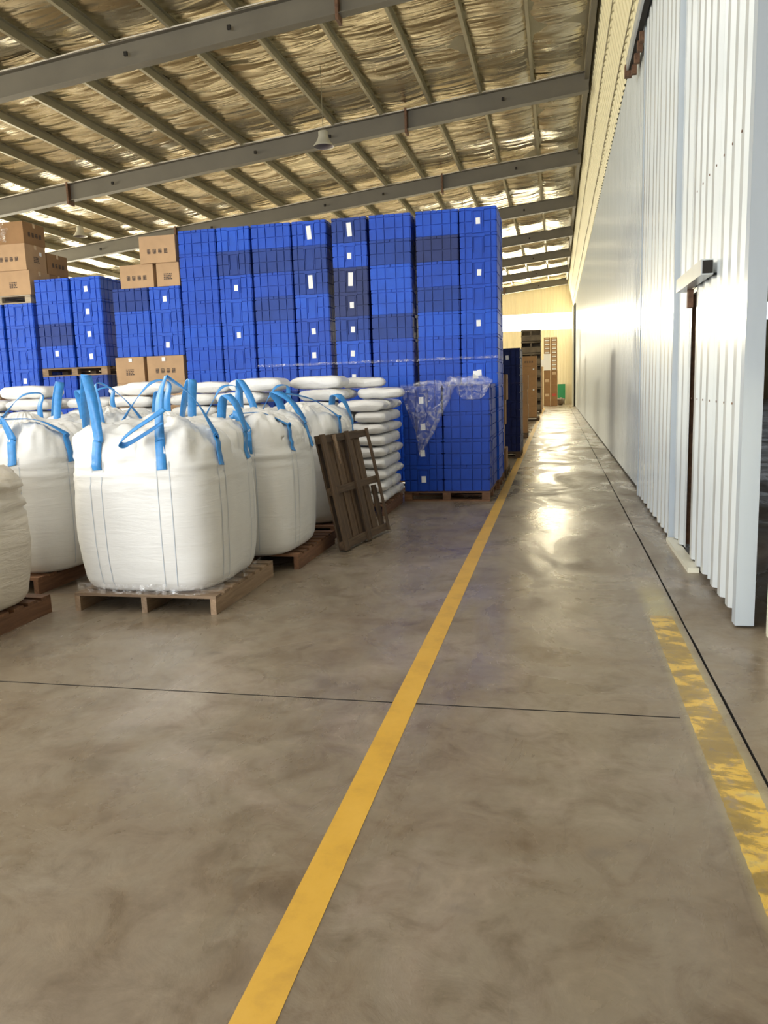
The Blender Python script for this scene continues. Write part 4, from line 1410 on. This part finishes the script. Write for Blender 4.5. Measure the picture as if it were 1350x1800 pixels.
# ------------------------------------------------------------------ films on the crates
def build_films():
    # bunched roll of film along the top front edge of the low stack
    def bunch(pts, rads, seed, n=14, m=10):
        path = spline(pts, m)
        mb = MB()
        N = len(path)
        for i, p in enumerate(path):
            t = (path[min(i+1, N-1)]-path[max(i-1, 0)]).normalized()
            a = Vector((0, 1, 0))-t*t.y
            a = a.normalized()
            c = t.cross(a)
            k = i/(N-1)*(len(rads)-1)
            j = min(int(k), len(rads)-2)
            r = rads[j]+(rads[j+1]-rads[j])*(k-j)
            for q in range(n):
                an = 2*PI*q/n
                rr = r*(1+0.55*noise.noise(Vector((i*0.35+seed, math.cos(an)*1.6, math.sin(an)*1.6))))
                mb.v.append(tuple(p+a*math.cos(an)*rr*0.7+c*math.sin(an)*rr))
        for i in range(N-1):
            for q in range(n):
                q2 = (q+1) % n
                mb.f.append((i*n+q, i*n+q2, (i+1)*n+q2, (i+1)*n+q))
                mb.m.append(0)
                mb.sm.append(True)
        return mb.mesh('film_bunch', 'clear_film')
    F = tag(obj('loose_film', None, None, (-1.5, 10.8, 1.6)), 'loose clear stretch film bunched and draped over the low crate stack', 'film')
    yb = -0.04
    obj('bunch', bunch([(-0.42, yb, 0.03), (-0.15, yb, 0.045), (0.05, yb-0.01, 0.03), (0.13, yb-0.04, 0.05), (0.3, yb-0.02, 0.05), (0.5, yb, 0.06), (0.66, yb, 0.03)],
                       [0.02, 0.03, 0.03, 0.075, 0.06, 0.07, 0.06, 0.02], 3), F)
    obj('tail', bunch([(0.12, yb-0.03, 0.02), (0.05, yb-0.03, -0.14), (-0.05, yb-0.03, -0.36), (-0.17, yb-0.02, -0.62), (-0.36, yb-0.01, -0.95)],
                      [0.06, 0.05, 0.04, 0.03, 0.008], 8, 10), F)
    def drape(u, v):
        # hangs from the top edge, narrowing to the tail's lower end
        xl, xr = -0.60+0.22*v**1.5, 0.10-0.46*v**1.15
        x = xl+(xr-xl)*u
        z = 0.03-0.98*v*(0.55+0.45*(1-(abs(u-0.75)*1.1)**2))
        f = noise.noise(Vector((u*7+v*3, v*5, 1)))*0.035+noise.noise(Vector((u*16, v*11, 4)))*0.014
        return (x, -0.035+min(0.025, f), z)
    obj('drape', MB().grid(36, 36, drape).mesh('film_drape', 'clear_film'), F)
    def flap(u, v):
        x = 0.22+0.44*u-0.06*v
        z = 0.04-0.24*v*(1-(2*u-1)**4*0.6)
        f = noise.noise(Vector((u*6+9, v*5, 1)))*0.03
        return (x, -0.04+min(0.015, f), z)
    obj('flap', MB().grid(18, 12, flap).mesh('film_flap', 'clear_film'), F)
    obj('label_sticker', MB().box(-0.035, 0.035, -0.004, 0, -0.05, 0.05).mesh('film_sticker', 'sticker_paper'), F, (0.43, 0.02, 0.13))
    # wrap bands on the tall stacks
    for (x0, x1, lab) in ((-4.66, -3.45, 'thin film band wrapped round the third tall stack'), (-3.36, -2.14, 'thin film band wrapped round the second tall stack'),
                          (-2.06, -0.86, 'thin film band wrapped round the tall stack nearest the aisle')):
        mb = MB()
        def band(u, v):
            x = x0-0.008+(x1-x0+0.016)*u
            return (x, 12.1-0.012+0.006*noise.noise(Vector((x*9, v*3, 2))), 2.0+0.035*(v-0.5)+0.012*noise.noise(Vector((x*6, 1, v))))
        mb.grid(50, 3, band)
        mb.grid(20, 3, lambda u, v: (x1+0.012, 12.09+1.2*u, 2.0+0.035*(v-0.5)+0.012*noise.noise(Vector((u*8, 1, v)))))
        tag(obj('film_band', mb.mesh('film_band', 'clear_film')), lab, 'film')
build_films()

# ------------------------------------------------------------------ things at the far end of the aisle
def build_far():
    # dark basket stack
    P = pallet('block', (-1.33, 42.6, 0), 'pallet under the dark bin tower far down the aisle', 'old_wood', w=1.1, d=1.2, group='pallets under the crates')
    nb = 7
    mb = MB()
    w, d, h = 0.98, 1.0, 0.59
    mb.box(-w/2, w/2, -d/2, d/2, 0, 0.03)
    for s in (-1, 1):
        mb.box(s*w/2-0.02 if s > 0 else -w/2, w/2 if s > 0 else -w/2+0.02, -d/2, d/2, 0, h)
    mb.box(-w/2, w/2, d/2-0.02, d/2, 0, h)
    mb.box(-w/2, w/2, -d/2, -d/2+0.02, 0, 0.24)
    mb.box(-w/2-0.015, w/2+0.015, -d/2-0.015, -d/2+0.03, 0.24, 0.31)
    mb.box(-0.03, 0.03, -d/2, -d/2+0.02, 0.24, h)
    mb.box(-w/2-0.015, w/2+0.015, -d/2-0.015, -d/2+0.03, h-0.07, h-0.002)
    bin_me = mb.mesh('bin_body', 'dark_plastic')
    for i in range(nb):
        z = 0.141+i*h
        b = tag(obj('storage_bin', bin_me, None, (-1.30, 42.6, z)), 'dark open-front bin in the far tower, %s' % from_top(nb-1-i), 'bin', 'dark bins far down the aisle')
        for s in (-1, 1):
            obj('bag_of_goods', MB().box(-0.1, 0.1, -0.08, 0.08, 0, 0.22).mesh('bin_goods', 'carton_tape' if s < 0 else 'cream_panel'), b, (s*0.24, -0.32, 0.031))
    # cardboard sheet and blue crates against it
    sh = tag(obj('cardboard_sheet', MB().box(-0.11, 0.11, -0.02, 0.6, 0, 2.5).mesh('cardboard_sheet', 'carton_board'), None, (-0.93, 48.0, 0.0), (0, 0, 0)), 'tall upright cardboard bundle standing at the far aisle edge', 'cardboard')
    obj('strap', MB().box(-0.113, 0.113, -0.023, 0.603, 1.2, 1.23).mesh('bundle_strap', 'carton_tape'), sh)
    for i in range(5):
        crate(-1.06-0.1, 46.6, 0.001+i*CH, 1, 'dark blue crate beside the tall cardboard bundle, %s' % from_top(4-i), 'blue crates at the far aisle edge', (0.01, 0.03, 0.16), 'small' if i == 3 else None)
    # two columns of packed cases, brown below and white-labelled above
    for c, xc in enumerate((-0.63, -0.18)):
        for i in range(5):
            cn = ('left', 'right')[c]
            o = carton(xc-0.215, xc+0.215, 54.0, 54.6, 0.002+i*0.47, 0.002+i*0.47+0.468, 'brown case in the far %s column, lower part, %s' % (cn, from_top(4-i)), 'cases at the far end', m='carton_brown', tape=False)
            if (c, i) in ((1, 1), (0, 1), (1, 4), (0, 3)):
                obj('printed_label', MB().box(-0.13, 0.13, -0.003, 0, -0.09, 0.09).mesh('case_label', 'red_print' if (c, i) == (1, 1) else 'carton_tape'), o, (0, -0.305, 0.27))
        for i in range(8):
            z = 2.36+i*0.265
            if c == 0 and i < 4:
                continue
            z += 0.005
            o = tag(obj('packed_tray', MB().box(-0.2, 0.2, 0, 0.6, 0, 0.262).mesh('packed_tray', 'carton_brown'), None, (xc, 54.0, z)), 'labelled tray in the far %s column, upper part, %s' % (('left', 'right')[c], from_top(7-i)), 'trays at the far end')
            obj('printed_label', MB().box(-0.14, 0.14, -0.004, 0, 0.03, 0.12).mesh('tray_label', 'sticker_paper'), o)
            obj('printed_label', MB().box(-0.14, 0.14, -0.004, 0, 0.15, 0.235).mesh('tray_label', 'carton_tape'), o)
    wb = MB().box(-0.22, 0.22, -0.31, 0.3, 0, 1.066)
    wb.box(-0.42, -0.22, -0.28, 0.25, 0.25, 0.70)
    W = tag(obj('white_bundle', wb.mesh('white_bundle', 'white_wrap'), None, (-0.63, 54.3, 2.356)), 'bright white wrapped bundle in front of the far trays', 'bundle')
    # green board and rubbish
    gb = tag(obj('green_board', MB().box(0.05, 0.58, -0.03, 0.0, 0.35, 1.42).mesh('green_board', 'green_board'), None, (0, 57.6, 0)), 'green board standing at the far end wall', 'board')
    for x in (0.10, 0.52):
        obj('leg', MB().box(x-0.02, x+0.02, -0.04, 0.2, 0, 0.35).mesh('board_leg', 'dark_gap'), gb)
    rb = MB()
    rb.grid(16, 12, lambda u, v: Vector((0.30*math.cos(2*PI*u)*math.sin(PI*v*0.98+0.02), 0.3*math.sin(2*PI*u)*math.sin(PI*v*0.98+0.02), 0.34*(1-math.cos(PI*v))/2*1.5))*(1+0.3*noise.noise(Vector((math.cos(2*PI*u)*2, math.sin(2*PI*u)*2, v*4)))))
    tag(obj('rubbish_bag', rb.mesh('rubbish_bag', 'dark_plastic'), None, (0.22, 55.5, 0.0)), 'small dark rubbish bag at the foot of the far cases', 'bag')
build_far()
